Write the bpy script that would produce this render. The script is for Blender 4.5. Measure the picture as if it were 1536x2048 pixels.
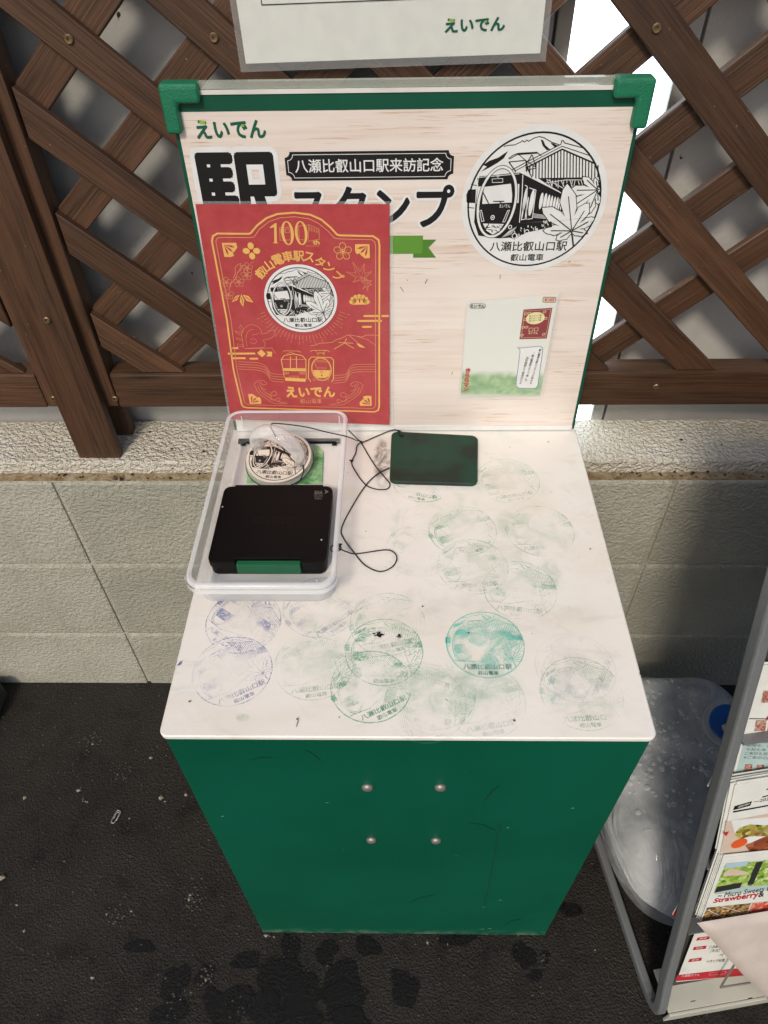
import bpy, bmesh, math, random
import numpy as np
from mathutils import Vector, Matrix
from mathutils.geometry import tessellate_polygon

for o in list(bpy.data.objects):
    bpy.data.objects.remove(o)
scn = bpy.context.scene
col = scn.collection
random.seed(7)

# ------------------------------------------------------------------ camera
F_PX = 1443.2333
PITCH, YAW, ROLL = 0.8069, -0.0284, -0.0216
CAM = Vector((-0.0073, -0.3077, 1.2964))
_fw = Vector((math.sin(YAW) * math.cos(PITCH), math.cos(YAW) * math.cos(PITCH), -math.sin(PITCH)))
_r = Vector((math.cos(YAW), -math.sin(YAW), 0))
_u = _r.cross(_fw)
RIGHT = math.cos(ROLL) * _r + math.sin(ROLL) * _u
UPV = -math.sin(ROLL) * _r + math.cos(ROLL) * _u
cd = bpy.data.cameras.new('camera')
cam = bpy.data.objects.new('camera', cd)
col.objects.link(cam)
cd.sensor_fit = 'VERTICAL'
cd.sensor_height = 24.0
cd.lens = F_PX * 24.0 / 2048.0
cd.clip_start = 0.02
cd.clip_end = 500
m = Matrix((RIGHT, UPV, -_fw)).transposed().to_4x4()
m.translation = CAM
cam.matrix_world = m
scn.camera = cam

# ------------------------------------------------------------------ sky, sun, exposure
SUN_DIR = Vector((0.30, 1.0, -1.02)).normalized()          # the way the light travels
el = math.asin(-SUN_DIR.z)
world = bpy.data.worlds.new('World')
scn.world = world
world.use_nodes = True
wn = world.node_tree
sky = wn.nodes.new('ShaderNodeTexSky')
sky.sky_type = 'NISHITA'
sky.sun_disc = False
sky.sun_elevation = el
sky.sun_rotation = math.atan2(-SUN_DIR.x, -SUN_DIR.y)
sky.air_density = 1.0
sky.dust_density = 3.0
wn.links.new(sky.outputs[0], wn.nodes['Background'].inputs[0])
wn.nodes['Background'].inputs[1].default_value = 0.12
sd = bpy.data.lights.new('sun', 'SUN')
sd.energy = 2.0
sd.angle = math.radians(9.0)
sd.color = (1.0, 0.89, 0.74)
so = bpy.data.objects.new('sun', sd)
so.rotation_euler = SUN_DIR.to_track_quat('-Z', 'Y').to_euler()
so.location = (-1, -2, 4)
col.objects.link(so)
scn.view_settings.view_transform = 'Standard'
scn.view_settings.look = 'None'
scn.view_settings.gamma = 1.0
scn.view_settings.exposure = -0.05
scn.render.film_transparent = False
scn.cycles.max_bounces = 7
scn.cycles.diffuse_bounces = 3
scn.cycles.glossy_bounces = 3
scn.cycles.caustics_reflective = False
scn.cycles.caustics_refractive = False
scn.cycles.transparent_max_bounces = 16

# ------------------------------------------------------------------ measuring helpers (photo pixels, 1536 x 2048, to places on known planes)
def ray(x, y):
    return _fw + (x - 768.0) / F_PX * RIGHT - (y - 1024.0) / F_PX * UPV
def on_z(x, y, z):
    d = ray(x, y); return CAM + d * ((z - CAM.z) / d.z)
def on_y(x, y, Y):
    d = ray(x, y); return CAM + d * ((Y - CAM.y) / d.y)

class Plane:
    def __init__(s, O, U, V, lift=0.0):
        s.U = Vector(U).normalized(); s.V = Vector(V).normalized(); s.N = s.U.cross(s.V)
        s.O = Vector(O) + s.N * lift
    def px(s, x, y):
        d = ray(x, y); t = (s.O - CAM).dot(s.N) / d.dot(s.N); p = CAM + d * t - s.O
        return (p.dot(s.U), p.dot(s.V))
    def at(s, u, v, h=0.0):
        return s.O + s.U * u + s.V * v + s.N * h
    def box(s, x0, y0, x1, y1):
        xm, ym = (x0 + x1) / 2, (y0 + y1) / 2
        return (s.px(x0, ym)[0], s.px(xm, y1)[1], s.px(x1, ym)[0], s.px(xm, y0)[1])

# ------------------------------------------------------------------ materials
def lin(c):
    if isinstance(c, str):
        c = c.lstrip('#'); c = [int(c[i:i + 2], 16) / 255 for i in (0, 2, 4)]
        c = [x / 12.92 if x <= .04045 else ((x + .055) / 1.055) ** 2.4 for x in c]
    return (c[0], c[1], c[2], 1.0)

class NT:
    def __init__(s, name):
        s.m = bpy.data.materials.new(name); s.m.use_nodes = True; s.t = s.m.node_tree
        s.b = s.t.nodes['Principled BSDF']; s.out = s.t.nodes['Material Output']
    def n(s, typ, ins=None, **kw):
        x = s.t.nodes.new('ShaderNode' + typ)
        for k, v in kw.items(): setattr(x, k, v)
        for k, v in (ins or {}).items():
            if isinstance(v, bpy.types.NodeSocket): s.t.links.new(v, x.inputs[k])
            else: x.inputs[k].default_value = v
        return x
    def set(s, **kw):
        for k, v in kw.items():
            k = k.replace('_', ' ')
            if isinstance(v, bpy.types.NodeSocket): s.t.links.new(v, s.b.inputs[k])
            else: s.b.inputs[k].default_value = v
    def coords(s, scale=(1, 1, 1), rot=(0, 0, 0), kind='Object', loc=(0, 0, 0)):
        tc = s.n('TexCoord')
        return s.n('Mapping', {'Vector': tc.outputs[kind], 'Scale': scale, 'Rotation': rot, 'Location': loc}).outputs[0]
    def noise(s, vec, scale, detail=3, rough=.5, dist=0.0):
        return s.n('TexNoise', {'Vector': vec, 'Scale': scale, 'Detail': detail, 'Roughness': rough, 'Distortion': dist}).outputs[0]
    def ramp(s, fac, a, b, va=0.0, vb=1.0):
        return s.n('MapRange', {'Value': fac, 'From Min': a, 'From Max': b, 'To Min': va, 'To Max': vb}, interpolation_type='SMOOTHSTEP').outputs[0]
    def mix(s, fac, a, b, blend='MIX'):
        x = s.n('Mix', data_type='RGBA', blend_type=blend)
        for i, v in ((0, fac), (6, a), (7, b)):
            if isinstance(v, bpy.types.NodeSocket): s.t.links.new(v, x.inputs[i])
            else: x.inputs[i].default_value = v
        return x.outputs[2]
    def math(s, op, a, b=0.0):
        x = s.n('Math', operation=op)
        for i, v in ((0, a), (1, b)):
            if isinstance(v, bpy.types.NodeSocket): s.t.links.new(v, x.inputs[i])
            else: x.inputs[i].default_value = v
        return x.outputs[0]
    def bump(s, h, dist, strength=1.0, prev=None):
        ins = {'Height': h, 'Distance': dist, 'Strength': strength}
        if prev is not None: ins['Normal'] = prev
        return s.n('Bump', ins).outputs[0]

def plain(name, c, rough=.5, spec=.5, metal=0.0, coat=0.0, var=.06, scale=25, bump=0.0, bscale=200):
    t = NT(name); c = lin(c); v = t.coords()
    f = t.ramp(t.noise(v, scale, 4), .3, .7)
    a = [x * (1 - var) for x in c[:3]] + [1]; b = [min(1, x * (1 + var)) for x in c[:3]] + [1]
    t.set(Base_Color=t.mix(f, a, b), Roughness=rough, Metallic=metal, Coat_Weight=coat, Coat_Roughness=.08)
    t.b.inputs['Specular IOR Level'].default_value = spec
    if bump: t.set(Normal=t.bump(t.noise(v, bscale, 3), bump))
    return t.m

def wood(name, ang, axis='Y'):
    # grain runs along the direction turned by ang inside the x-z plane
    t = NT(name)
    tc = t.n('TexCoord')
    geo = t.n('ObjectInfo')
    off = t.n('VectorMath', {0: geo.outputs['Random'], 1: (7.3, 3.1, 5.7)}, operation='MULTIPLY').outputs[0]
    vec = t.n('VectorMath', {0: tc.outputs['Object'], 1: off}, operation='ADD').outputs[0]
    r = t.n('VectorRotate', {'Vector': vec, 'Angle': ang}, rotation_type='Y_AXIS').outputs[0]
    v = t.n('Mapping', {'Vector': r, 'Scale': (5, 150, 150)}).outputs[0]
    v2 = t.n('Mapping', {'Vector': r, 'Scale': (3, 40, 40)}).outputs[0]
    g = t.noise(v, 2.2, 3, .6); h = t.noise(v2, 1.5, 3, .5, .6); w = t.noise(vec, 9, 3)
    c = t.mix(t.ramp(g, .3, .72), lin('#38261a'), lin('#503828'))
    c = t.mix(t.ramp(h, .35, .7, 0, .6), c, lin('#5d402c'))
    c = t.mix(t.ramp(w, .45, .8, 0, .35), c, lin('#684c36'))
    spots = t.ramp(t.noise(vec, 160, 2), .73, .78, 0, .55)
    c = t.mix(spots, c, lin('#a08a74'))
    kn = t.n('TexVoronoi', {'Vector': t.n('Mapping', {'Vector': r, 'Scale': (4, 22, 22)}).outputs[0], 'Scale': 1.0}).outputs['Distance']
    c = t.mix(t.ramp(kn, .04, .16, .75, 0), c, lin('#1d130c'))
    rv = t.math('MULTIPLY_ADD', geo.outputs['Random'], .5)
    t.t.nodes[-1].inputs[2].default_value = .68
    c = t.mix(1.0, c, rv, 'MULTIPLY')
    t.set(Base_Color=c, Roughness=t.ramp(g, .2, .8, .42, .62), Normal=t.bump(g, .0012, .8))
    return t.m

M = {}
M['wood_dn'] = wood('stained wood, grain down right', math.radians(-42))
M['wood_up'] = wood('stained wood, grain up right', math.radians(42))
M['wood_h'] = wood('stained wood, level grain', 0)
M['wood_v'] = wood('stained wood, upright grain', math.radians(90))

def m_block():
    t = NT('painted rough block'); v = t.coords()
    n1 = t.noise(v, 185, 2, .55, .15); n2 = t.noise(v, 330, 2); n3 = t.noise(v, 7, 4); n4 = t.noise(v, 60, 5, .7)
    c = t.mix(t.ramp(n3, .3, .7), lin('#a5a497'), lin('#b5b3a7'))
    c = t.mix(t.ramp(n4, .62, .78, 0, .35), c, lin('#8a8068'))
    c = t.mix(t.ramp(t.noise(v, 45, 2), .76, .8, 0, .8), c, lin('#3a3128'))
    st = t.noise(t.coords((14, 14, 1.2)), 2.2, 4, .6)
    c = t.mix(t.ramp(st, .52, .75, 0, .3), c, lin('#857f6e'))
    rv = t.math('MULTIPLY_ADD', t.n('ObjectInfo').outputs['Random'], .14); t.t.nodes[-1].inputs[2].default_value = .90
    c = t.mix(1.0, c, rv, 'MULTIPLY')
    hgt = t.ramp(n1, .32, .68)
    t.set(Base_Color=c, Roughness=.5, Normal=t.bump(hgt, .0020, .65))
    return t.m
M['block'] = m_block()
def m_cap():
    t = NT('weathered painted coping'); v = t.coords()
    n1 = t.noise(v, 170, 2, .55, .4); n3 = t.noise(v, 9, 5, .6); n4 = t.noise(v, 38, 6, .75)
    c = t.mix(t.ramp(n3, .3, .7), lin('#d8d5cc'), lin('#cdc7b8'))
    c = t.mix(t.ramp(n4, .52, .75, 0, .4), c, lin('#b39e7a'))
    c = t.mix(t.ramp(t.noise(v, 75, 2), .73, .77, 0, .8), c, lin('#2e261d'))
    t.set(Base_Color=c, Roughness=.38, Normal=t.bump(t.ramp(n1, .3, .7), .0034, .9))
    return t.m
M['cap'] = m_cap()
def m_dirt():
    t = NT('dirty mortar ledge'); v = t.coords()
    n = t.noise(v, 60, 6, .75); k = t.noise(v, 14, 3)
    c = t.mix(t.ramp(n, .35, .65), lin('#7d6440'), lin('#a89c82'))
    c = t.mix(t.math('MULTIPLY', t.ramp(t.noise(v, 130, 3), .5, .6), t.ramp(k, .5, .66)), c, lin('#1d150d'))
    t.set(Base_Color=c, Roughness=.8, Normal=t.bump(n, .004))
    return t.m
M['dirt'] = m_dirt()
def m_panel():
    t = NT('grey painted sheet panel'); v = t.coords()
    n = t.noise(v, 5, 4); n2 = t.noise(t.coords((3, 3, .25)), 12, 4)
    c = t.mix(t.ramp(n, .3, .7), lin('#b0b0ae'), lin('#bdbcb8'))
    c = t.mix(t.ramp(n2, .5, .75, 0, .3), c, lin('#918d84'))
    c = t.mix(t.ramp(t.noise(v, 55, 2), .755, .775), c, lin('#2b2722'))
    t.set(Base_Color=c, Roughness=.45, Normal=t.bump(t.noise(v, 160, 2), .0006))
    return t.m
M['panel'] = m_panel()
def m_window():
    t = NT('frosted daylit pane'); v = t.coords()
    n = t.ramp(t.noise(v, 6, 3), .3, .7)
    t.set(Base_Color=lin('#e8eef0'), Roughness=.35)
    t.set(Emission_Color=t.mix(n, (.80, .93, 1, 1), (.95, .99, 1, 1)), Emission_Strength=3.2)
    return t.m
M['window'] = m_window()
M['strip'] = plain('pale joint strip', '#a8a59d', .4)

def m_asphalt():
    t = NT('worn damp asphalt'); v = t.coords()
    n1 = t.noise(v, 240, 3, .65); n2 = t.noise(v, 420, 1); n3 = t.noise(v, 4.5, 5, .6); n4 = t.noise(v, 22, 4)
    vo = t.n('TexVoronoi', {'Vector': v, 'Scale': 300.0}).outputs['Distance']
    c = t.mix(t.ramp(n3, .3, .7), lin('#161514'), lin('#25221f'))
    c = t.mix(t.ramp(n1, .35, .75, 0, .55), c, lin('#37322c'))
    c = t.mix(t.ramp(n4, .55, .75, 0, .6), c, lin('#0f0e0e'))
    c = t.mix(t.ramp(n2, .68, .78, 0, .4), c, lin('#7d776b'))
    h = t.math('ADD', n1, t.math('MULTIPLY', vo, .6))
    t.set(Base_Color=c, Roughness=t.ramp(n4, .3, .7, .62, .85), Specular_IOR_Level=.28, Normal=t.bump(h, .0030, .8))
    return t.m
M['asphalt'] = m_asphalt()
def m_wet():
    t = NT('wet asphalt'); v = t.coords()
    n1 = t.noise(v, 240, 4, .65)
    c = t.mix(t.ramp(n1, .35, .7), lin('#060607'), lin('#121110'))
    t.set(Base_Color=c, Roughness=.5, Specular_IOR_Level=.3, Normal=t.bump(n1, .0024, .6))
    soft = t.n('Attribute', attribute_name='soft').outputs['Fac']
    k = t.math('ADD', soft, t.math('MULTIPLY', t.math('SUBTRACT', t.noise(v, 120, 4, .6), .5), .5))
    tr = t.n('BsdfTransparent')
    mx = t.n('MixShader', {0: t.ramp(k, .18, .62, 0, .85), 1: tr.outputs[0], 2: t.b.outputs[0]})
    t.t.links.new(mx.outputs[0], t.out.inputs[0])
    return t.m
M['wet'] = m_wet()

def m_green():
    t = NT('dark green laminate'); v = t.coords()
    n = t.noise(v, 4, 4); s = t.noise(t.coords((60, 60, 9)), 3, 3, .6); sp = t.noise(v, 70, 3)
    c = t.mix(t.ramp(n, .3, .7), lin('#004f3a'), lin('#035843'))
    c = t.mix(t.ramp(s, .66, .8, 0, .4), c, lin('#083c2f'))
    c = t.mix(t.ramp(sp, .74, .78, 0, .35), c, lin('#3d7a66'))
    sep = t.n('SeparateXYZ', {0: v}).outputs[2]
    low = t.math('MULTIPLY', t.ramp(sep, .0, .035, 1, 0), t.ramp(t.noise(v, 45, 5, .7), .4, .7))
    c = t.mix(t.math('MULTIPLY', low, .9), c, lin('#5f7a68'))
    t.set(Base_Color=c, Roughness=.5, Specular_IOR_Level=.25, Normal=t.bump(t.noise(v, 500, 2), .0002))
    return t.m
M['green'] = m_green()
M['frame_green'] = plain('green board edge', '#12503d', .3)
M['clip'] = plain('green foam corner', '#12704f', .5, bump=.0006, bscale=600)
def m_top():
    t = NT('ink smudged white laminate'); v = t.coords()
    c = lin('#efece6')
    n1 = t.noise(t.coords((1.0, 1.6, 1)), 7, 5, .6, .5); n2 = t.noise(v, 26, 5, .65, .8); n3 = t.noise(t.coords((1, 3.2, 1), (0, 0, .3)), 16, 5, .7, .6)
    c = t.mix(t.ramp(n1, .42, .72, 0, .35), c, lin('#e0d6c2'))
    c = t.mix(t.ramp(n3, .52, .75, 0, .3), c, lin('#c6c2b4'))
    gm = t.math('MULTIPLY', t.ramp(n2, .5, .72), t.ramp(t.noise(v, 6, 3), .45, .65))
    c = t.mix(t.math('MULTIPLY', gm, .35), c, lin('#9dbfa4'))
    bm = t.math('MULTIPLY', t.ramp(t.noise(v, 31, 5, .65, .8), .56, .74), t.ramp(t.noise(v, 5, 3), .5, .66))
    c = t.mix(t.math('MULTIPLY', bm, .25), c, lin('#a8acc4'))
    fine = t.noise(t.coords((1, 4, 1), (0, 0, -.5)), 90, 3, .6)
    c = t.mix(t.ramp(fine, .70, .8, 0, .4), c, lin('#8d8a7c'))
    c = t.mix(t.ramp(t.noise(v, 120, 2), .755, .78, 0, .7), c, lin('#4a453c'))
    t.set(Base_Color=c, Roughness=t.ramp(n2, .3, .7, .26, .42), Normal=t.bump(t.noise(v, 40, 2), .0002))
    return t.m
M['top'] = m_top()
M['top_edge'] = plain('white laminate edge', '#d9d6d2', .35)

def m_ink():
    t = NT('worn stamp ink'); oi = t.n('ObjectInfo')
    tc = t.n('TexCoord')
    off = t.n('VectorMath', {0: oi.outputs['Random'], 1: (31.0, 17.0, 11.0)}, operation='MULTIPLY').outputs[0]
    vec = t.n('VectorMath', {0: tc.outputs['Object'], 1: off}, operation='ADD').outputs[0]
    a = t.ramp(t.noise(vec, 28, 3, .55), .36, .62); b = t.ramp(t.noise(vec, 420, 3, .6), .34, .6, .25, 1)
    ln = t.n('VectorMath', {0: tc.outputs['Object']}, operation='LENGTH').outputs['Value']
    worn = t.ramp(t.math('ADD', ln, t.math('MULTIPLY', t.math('SUBTRACT', t.noise(vec, 40, 3), .5), .03)), .012, .030, .12, 1)
    f = t.math('MULTIPLY', t.math('MULTIPLY', t.math('MULTIPLY', a, b), worn), oi.outputs['Alpha'])
    t.set(Base_Color=oi.outputs['Color'], Roughness=.5)
    tr = t.n('BsdfTransparent')
    mx = t.n('MixShader', {0: f, 1: tr.outputs[0], 2: t.b.outputs[0]})
    t.t.links.new(mx.outputs[0], t.out.inputs[0])
    return t.m
M['ink'] = m_ink()
def m_wetink():
    t = NT('fresh wet ink'); v = t.coords()
    oi = t.n('ObjectInfo')
    ln = t.n('VectorMath', {0: v}, operation='LENGTH').outputs['Value']
    worn = t.ramp(t.math('ADD', ln, t.math('MULTIPLY', t.math('SUBTRACT', t.noise(v, 45, 3), .5), .03)), .016, .030, .0, 1)
    f = t.math('MULTIPLY', t.math('MULTIPLY', t.ramp(t.noise(v, 60, 4, .6), .3, .6, .35, 1), worn), oi.outputs['Alpha'])
    t.set(Base_Color=oi.outputs['Color'], Roughness=.08, Normal=t.bump(t.noise(v, 260, 3), .0005))
    tr = t.n('BsdfTransparent')
    mx = t.n('MixShader', {0: f, 1: tr.outputs[0], 2: t.b.outputs[0]})
    t.t.links.new(mx.outputs[0], t.out.inputs[0])
    return t.m
M['wetink'] = m_wetink()
def m_smear():
    t = NT('smeared ink'); oi = t.n('ObjectInfo'); tc = t.n('TexCoord')
    g = t.n('TexGradient', {'Vector': t.n('Mapping', {'Vector': tc.outputs['Generated'], 'Location': (-1, -1, 0), 'Scale': (2, 2, 0)}).outputs[0]}, gradient_type='SPHERICAL').outputs['Fac']
    off = t.n('VectorMath', {0: oi.outputs['Random'], 1: (31.0, 17.0, 11.0)}, operation='MULTIPLY').outputs[0]
    vec = t.n('VectorMath', {0: tc.outputs['Object'], 1: off}, operation='ADD').outputs[0]
    a = t.ramp(t.noise(vec, 38, 6, .68, .7), .36, .7)
    f = t.math('MULTIPLY', t.math('MULTIPLY', a, t.ramp(g, .0, .55)), oi.outputs['Alpha'])
    t.set(Base_Color=oi.outputs['Color'], Roughness=.5)
    tr = t.n('BsdfTransparent')
    mx = t.n('MixShader', {0: f, 1: tr.outputs[0], 2: t.b.outputs[0]})
    t.t.links.new(mx.outputs[0], t.out.inputs[0])
    return t.m
M['smear'] = m_smear()

def m_boardprint():
    t = NT('pale wood grain print'); v = t.coords((1, 1, 1))
    g = t.noise(t.coords((2.2, 1, 75)), 1.6, 4, .6, .3); k = t.noise(t.coords((16, 1, 420)), 1.5, 3, .6); w = t.noise(t.coords((1, 1, 6)), 5, 3)
    c = t.mix(t.ramp(g, .3, .7), lin('#e6dcd4'), lin('#dccfc5'))
    c = t.mix(t.ramp(w, .4, .7, 0, .5), c, lin('#eae4dd'))
    c = t.mix(t.math('MULTIPLY', t.ramp(k, .54, .72, 0, .65), t.ramp(t.noise(t.coords((3, 1, 14)), 3, 3), .40, .62)), c, lin('#b98660'))
    c = t.mix(t.ramp(t.noise(t.coords((.8, 1, 26)), 3, 4, .6), .56, .74, 0, .45), c, lin('#cfae94'))
    t.set(Base_Color=c, Roughness=.4, Coat_Weight=.5, Coat_Roughness=.04)
    return t.m
M['boardprint'] = m_boardprint()
def printed(name, c, rough=.45, coat=.0, var=.04): return plain(name, c, rough, .4, coat=coat, var=var, scale=60)
M['black'] = printed('black print', '#161618', coat=.3)
M['white'] = printed('white print', '#dfe2e2', coat=.3)
M['logo_green'] = printed('green print', '#155a45')
M['lime'] = printed('lime print', '#8fb83e')
M['ribbon'] = printed('ribbon green print', '#5d9236')
M['ribbon_dark'] = printed('ribbon fold print', '#4f7f2e')
def m_red():
    t = NT('red printed paper'); v = t.coords()
    n = t.noise(v, 70, 5, .65); k = t.noise(v, 14, 4)
    c = t.mix(t.ramp(n, .3, .7), lin('#a83d41'), lin('#b4464a'))
    c = t.mix(t.ramp(k, .45, .75, 0, .5), c, lin('#b85656'))
    t.set(Base_Color=c, Roughness=.42, Coat_Weight=.25, Coat_Roughness=.15)
    return t.m
M['red'] = m_red()
M['gold'] = printed('gold print', '#e3b366')
M['gold_thin'] = printed('thin gold print', '#dc9a70')
M['paper'] = printed('white paper', '#dadcd6', .5)
M['paper_edge'] = plain('paper edges', '#cfcac0', .7)
def m_film(name, f, tint=(.9, .93, .93), rough=.12, dens=.12):
    t = NT(name)
    t.set(Base_Color=lin(tint), Roughness=rough)
    tr = t.n('BsdfTransparent', {0: (1, 1, 1, 1)})
    lw = t.n('LayerWeight', {'Blend': .25}).outputs['Facing']
    fac = t.math('MULTIPLY_ADD', lw, f); t.t.nodes[-1].inputs[2].default_value = dens
    mx = t.n('MixShader', {0: fac, 1: tr.outputs[0], 2: t.b.outputs[0]})
    t.t.links.new(mx.outputs[0], t.out.inputs[0])
    return t.m
M['laminate'] = m_film('clear laminating film', .15, dens=.10)
M['tray'] = m_film('clear tray plastic', .55, (.80, .84, .88), .22, .13)
M['tray_rim'] = m_film('clear tray rim', .5, (.88, .9, .92), .2, .5)
M['acrylic_edge'] = m_film('clear acrylic edge', .3, (.62, .68, .60), .12, .28)
def m_glass():
    t = NT('clear acrylic'); t.set(Base_Color=(.98, .98, .97, 1), Roughness=.03, IOR=1.49, Transmission_Weight=1.0)
    v = t.coords(); t.set(Normal=t.bump(t.noise(v, 60, 2), .0006))
    return t.m
M['glass'] = m_glass()
M['stamp_clear'] = m_film('clear stamp base', .4, (.85, .83, .80), .08, .12)
M['stamp_handle'] = m_film('clear acrylic handle', .9, (.93, .93, .92), .02, .22)
M['stamp_cream'] = printed('cream stamp face', '#e2d8ca', .3, .5)
M['pad_black'] = plain('black moulded plastic', '#070505', .55, spec=.22, var=.15, bump=.0002, bscale=900)
M['pad_raise'] = plain('black raised lettering', '#0b0808', .5, .25)
M['pad_grey'] = printed('grey pad print', '#6f6b66')
M['latch'] = plain('green plastic latch', '#0f5a3a', .4)
def m_plate():
    t = NT('worn green rubber mat'); v = t.coords()
    n = t.noise(v, 22, 4); k = t.noise(t.coords((1, 5, 1), (0, 0, .2)), 40, 4, .6)
    c = t.mix(t.ramp(n, .42, .65), lin('#0b3b28'), lin('#13231a'))
    c = t.mix(t.ramp(k, .62, .78, 0, .35), c, lin('#4a5a48'))
    t.set(Base_Color=c, Roughness=.55, Normal=t.bump(k, .0003))
    return t.m
M['plate'] = m_plate()
def m_greencard():
    t = NT('ink stained paper pad'); v = t.coords()
    n = t.noise(v, 55, 5, .7, .8)
    t.set(Base_Color=t.mix(t.ramp(n, .35, .65), lin('#4f9a5c'), lin('#a8cfa0')), Roughness=.6)
    return t.m
M['greencard'] = m_greencard()
M['cord'] = plain('black elastic cord', '#15121a', .6)
M['steel'] = plain('dull steel', '#98938c', .45, metal=.6)
M['brass'] = plain('weathered screw', '#8a7558', .45, metal=.8)
def m_alu():
    t = NT('brushed aluminium'); v = t.coords((30, 30, 2)); n = t.noise(v, 20, 4, .6)
    t.set(Base_Color=t.mix(n, lin('#6d7173'), lin('#85898a')), Roughness=t.ramp(n, .3, .7, .34, .46), Metallic=.25)
    return t.m
M['alu'] = m_alu()
M['base_white'] = plain('off white powder coat', '#bdbdb0', .45, var=.08, scale=14)
M['dark_metal'] = plain('dark grey metal', '#3a3b3d', .5)
M['hole'] = plain('dark hole', '#0a0a0a', .9)

# ------------------------------------------------------------------ mesh helpers
def link(o, parent=None):
    col.objects.link(o)
    if parent is not None:
        o.parent = parent
        o.matrix_parent_inverse = Matrix.Translation(-Vector(parent.get('_w', (0, 0, 0))))
    return o
def tag(o, label, cat, group=None):
    o['label'] = label; o['category'] = cat
    if group: o['group'] = group
    return o
def thing(name, loc, label, cat, group=None):
    o = bpy.data.objects.new(name, None); o.empty_display_size = .05
    o.location = loc; o['_w'] = tuple(loc)
    col.objects.link(o)
    return tag(o, label, cat, group)

class MB:
    def __init__(s): s.v = []; s.f = []; s.mi = []
    def add(s, vs, fs, mi=0):
        k = len(s.v); s.v += [tuple(x) for x in vs]
        for f in fs: s.f.append(tuple(i + k for i in f)); s.mi.append(mi)
    def box(s, x0, x1, y0, y1, z0, z1, mi=0):
        vs = [(x, y, z) for z in (z0, z1) for y in (y0, y1) for x in (x0, x1)]
        s.add(vs, [(0, 2, 3, 1), (4, 5, 7, 6), (0, 1, 5, 4), (2, 6, 7, 3), (0, 4, 6, 2), (1, 3, 7, 5)], mi)
    def obox(s, O, A, B, C_, mi=0):
        # box from corner O with edge vectors A, B, C
        O, A, B, C_ = map(Vector, (O, A, B, C_))
        vs = [O + A * i + B * j + C_ * k for k in (0, 1) for j in (0, 1) for i in (0, 1)]
        s.add(vs, [(0, 2, 3, 1), (4, 5, 7, 6), (0, 1, 5, 4), (2, 6, 7, 3), (0, 4, 6, 2), (1, 3, 7, 5)], mi)
    def prism(s, pts, d, mi=0):
        # pts: 3-D outline, d: depth vector
        n = len(pts); d = Vector(d); P = [Vector(p) for p in pts]
        s.add(P + [p + d for p in P], [tuple(range(n)), tuple(range(2 * n - 1, n - 1, -1))] + [(i, n + i, n + (i + 1) % n, (i + 1) % n) for i in range(n)], mi)
    def loft(s, loops, cap0=False, cap1=False, mi=0, closed=True):
        n = len(loops[0]); k = len(s.v)
        for L in loops: s.v += [tuple(p) for p in L]
        for a in range(len(loops) - 1):
            for i in range(n if closed else n - 1):
                j = (i + 1) % n
                s.f.append((k + a * n + i, k + a * n + j, k + (a + 1) * n + j, k + (a + 1) * n + i)); s.mi.append(mi)
        if cap0: s.f.append(tuple(k + i for i in range(n - 1, -1, -1))); s.mi.append(mi)
        if cap1: s.f.append(tuple(k + (len(loops) - 1) * n + i for i in range(n))); s.mi.append(mi)
    def tube(s, path, r, seg=8, mi=0, smooth=0, cap=True):
        P = [Vector(p) for p in path]
        if smooth: P = catmull(P, smooth)
        loops = []; up = Vector((0, 0, 1))
        T0 = (P[1] - P[0]).normalized(); nrm = T0.orthogonal().normalized()
        for i, p in enumerate(P):
            T = (P[min(i + 1, len(P) - 1)] - P[max(i - 1, 0)]).normalized()
            nrm = (nrm - T * nrm.dot(T)).normalized(); b = T.cross(nrm)
            rr = r(i / (len(P) - 1)) if callable(r) else r
            ra, rb = rr if isinstance(rr, tuple) else (rr, rr)
            loops.append([p + nrm * math.cos(a) * ra + b * math.sin(a) * rb for a in [2 * math.pi * k / seg for k in range(seg)]])
        s.loft(loops, cap, cap, mi)
    def build(s, name, mats, parent=None, smooth=False, bevel=0.0, bseg=2):
        me = bpy.data.meshes.new(name); me.from_pydata(s.v, [], s.f); me.validate()
        for m_ in (mats if isinstance(mats, (list, tuple)) else [mats]): me.materials.append(m_)
        if len(me.polygons) == len(s.mi): me.polygons.foreach_set('material_index', s.mi)
        bm = bmesh.new(); bm.from_mesh(me)
        bmesh.ops.recalc_face_normals(bm, faces=bm.faces)
        if bevel:
            es = [e for e in bm.edges if len(e.link_faces) == 2 and e.calc_face_angle(0) > .6]
            bmesh.ops.bevel(bm, geom=es, offset=bevel, segments=bseg, profile=.6, affect='EDGES', clamp_overlap=True)
        bm.to_mesh(me); bm.free()
        if smooth: me.polygons.foreach_set('use_smooth', [True] * len(me.polygons))
        me.update()
        return link(bpy.data.objects.new(name, me), parent)

def catmull(P, k):
    out = []
    for i in range(len(P) - 1):
        a, b, c, d = P[max(i - 1, 0)], P[i], P[i + 1], P[min(i + 2, len(P) - 1)]
        for j in range(k):
            t = j / k
            out.append(.5 * ((2 * b) + (c - a) * t + (2 * a - 5 * b + 4 * c - d) * t * t + (3 * b - a - 3 * c + d) * t ** 3))
    out.append(P[-1]); return out
def rrect(x0, x1, y0, y1, r, k=5):
    out = []
    for cx, cy, a0 in ((x1 - r, y1 - r, 0), (x0 + r, y1 - r, 90), (x0 + r, y0 + r, 180), (x1 - r, y0 + r, 270)):
        for i in range(k + 1):
            a = math.radians(a0 + 90 * i / k); out.append((cx + r * math.cos(a), cy + r * math.sin(a)))
    return out
def copy_of(o, name, loc, parent, rot=None):
    c = bpy.data.objects.new(name, o.data); c.location = loc
    if rot: c.rotation_euler = rot
    return link(c, parent)

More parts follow.
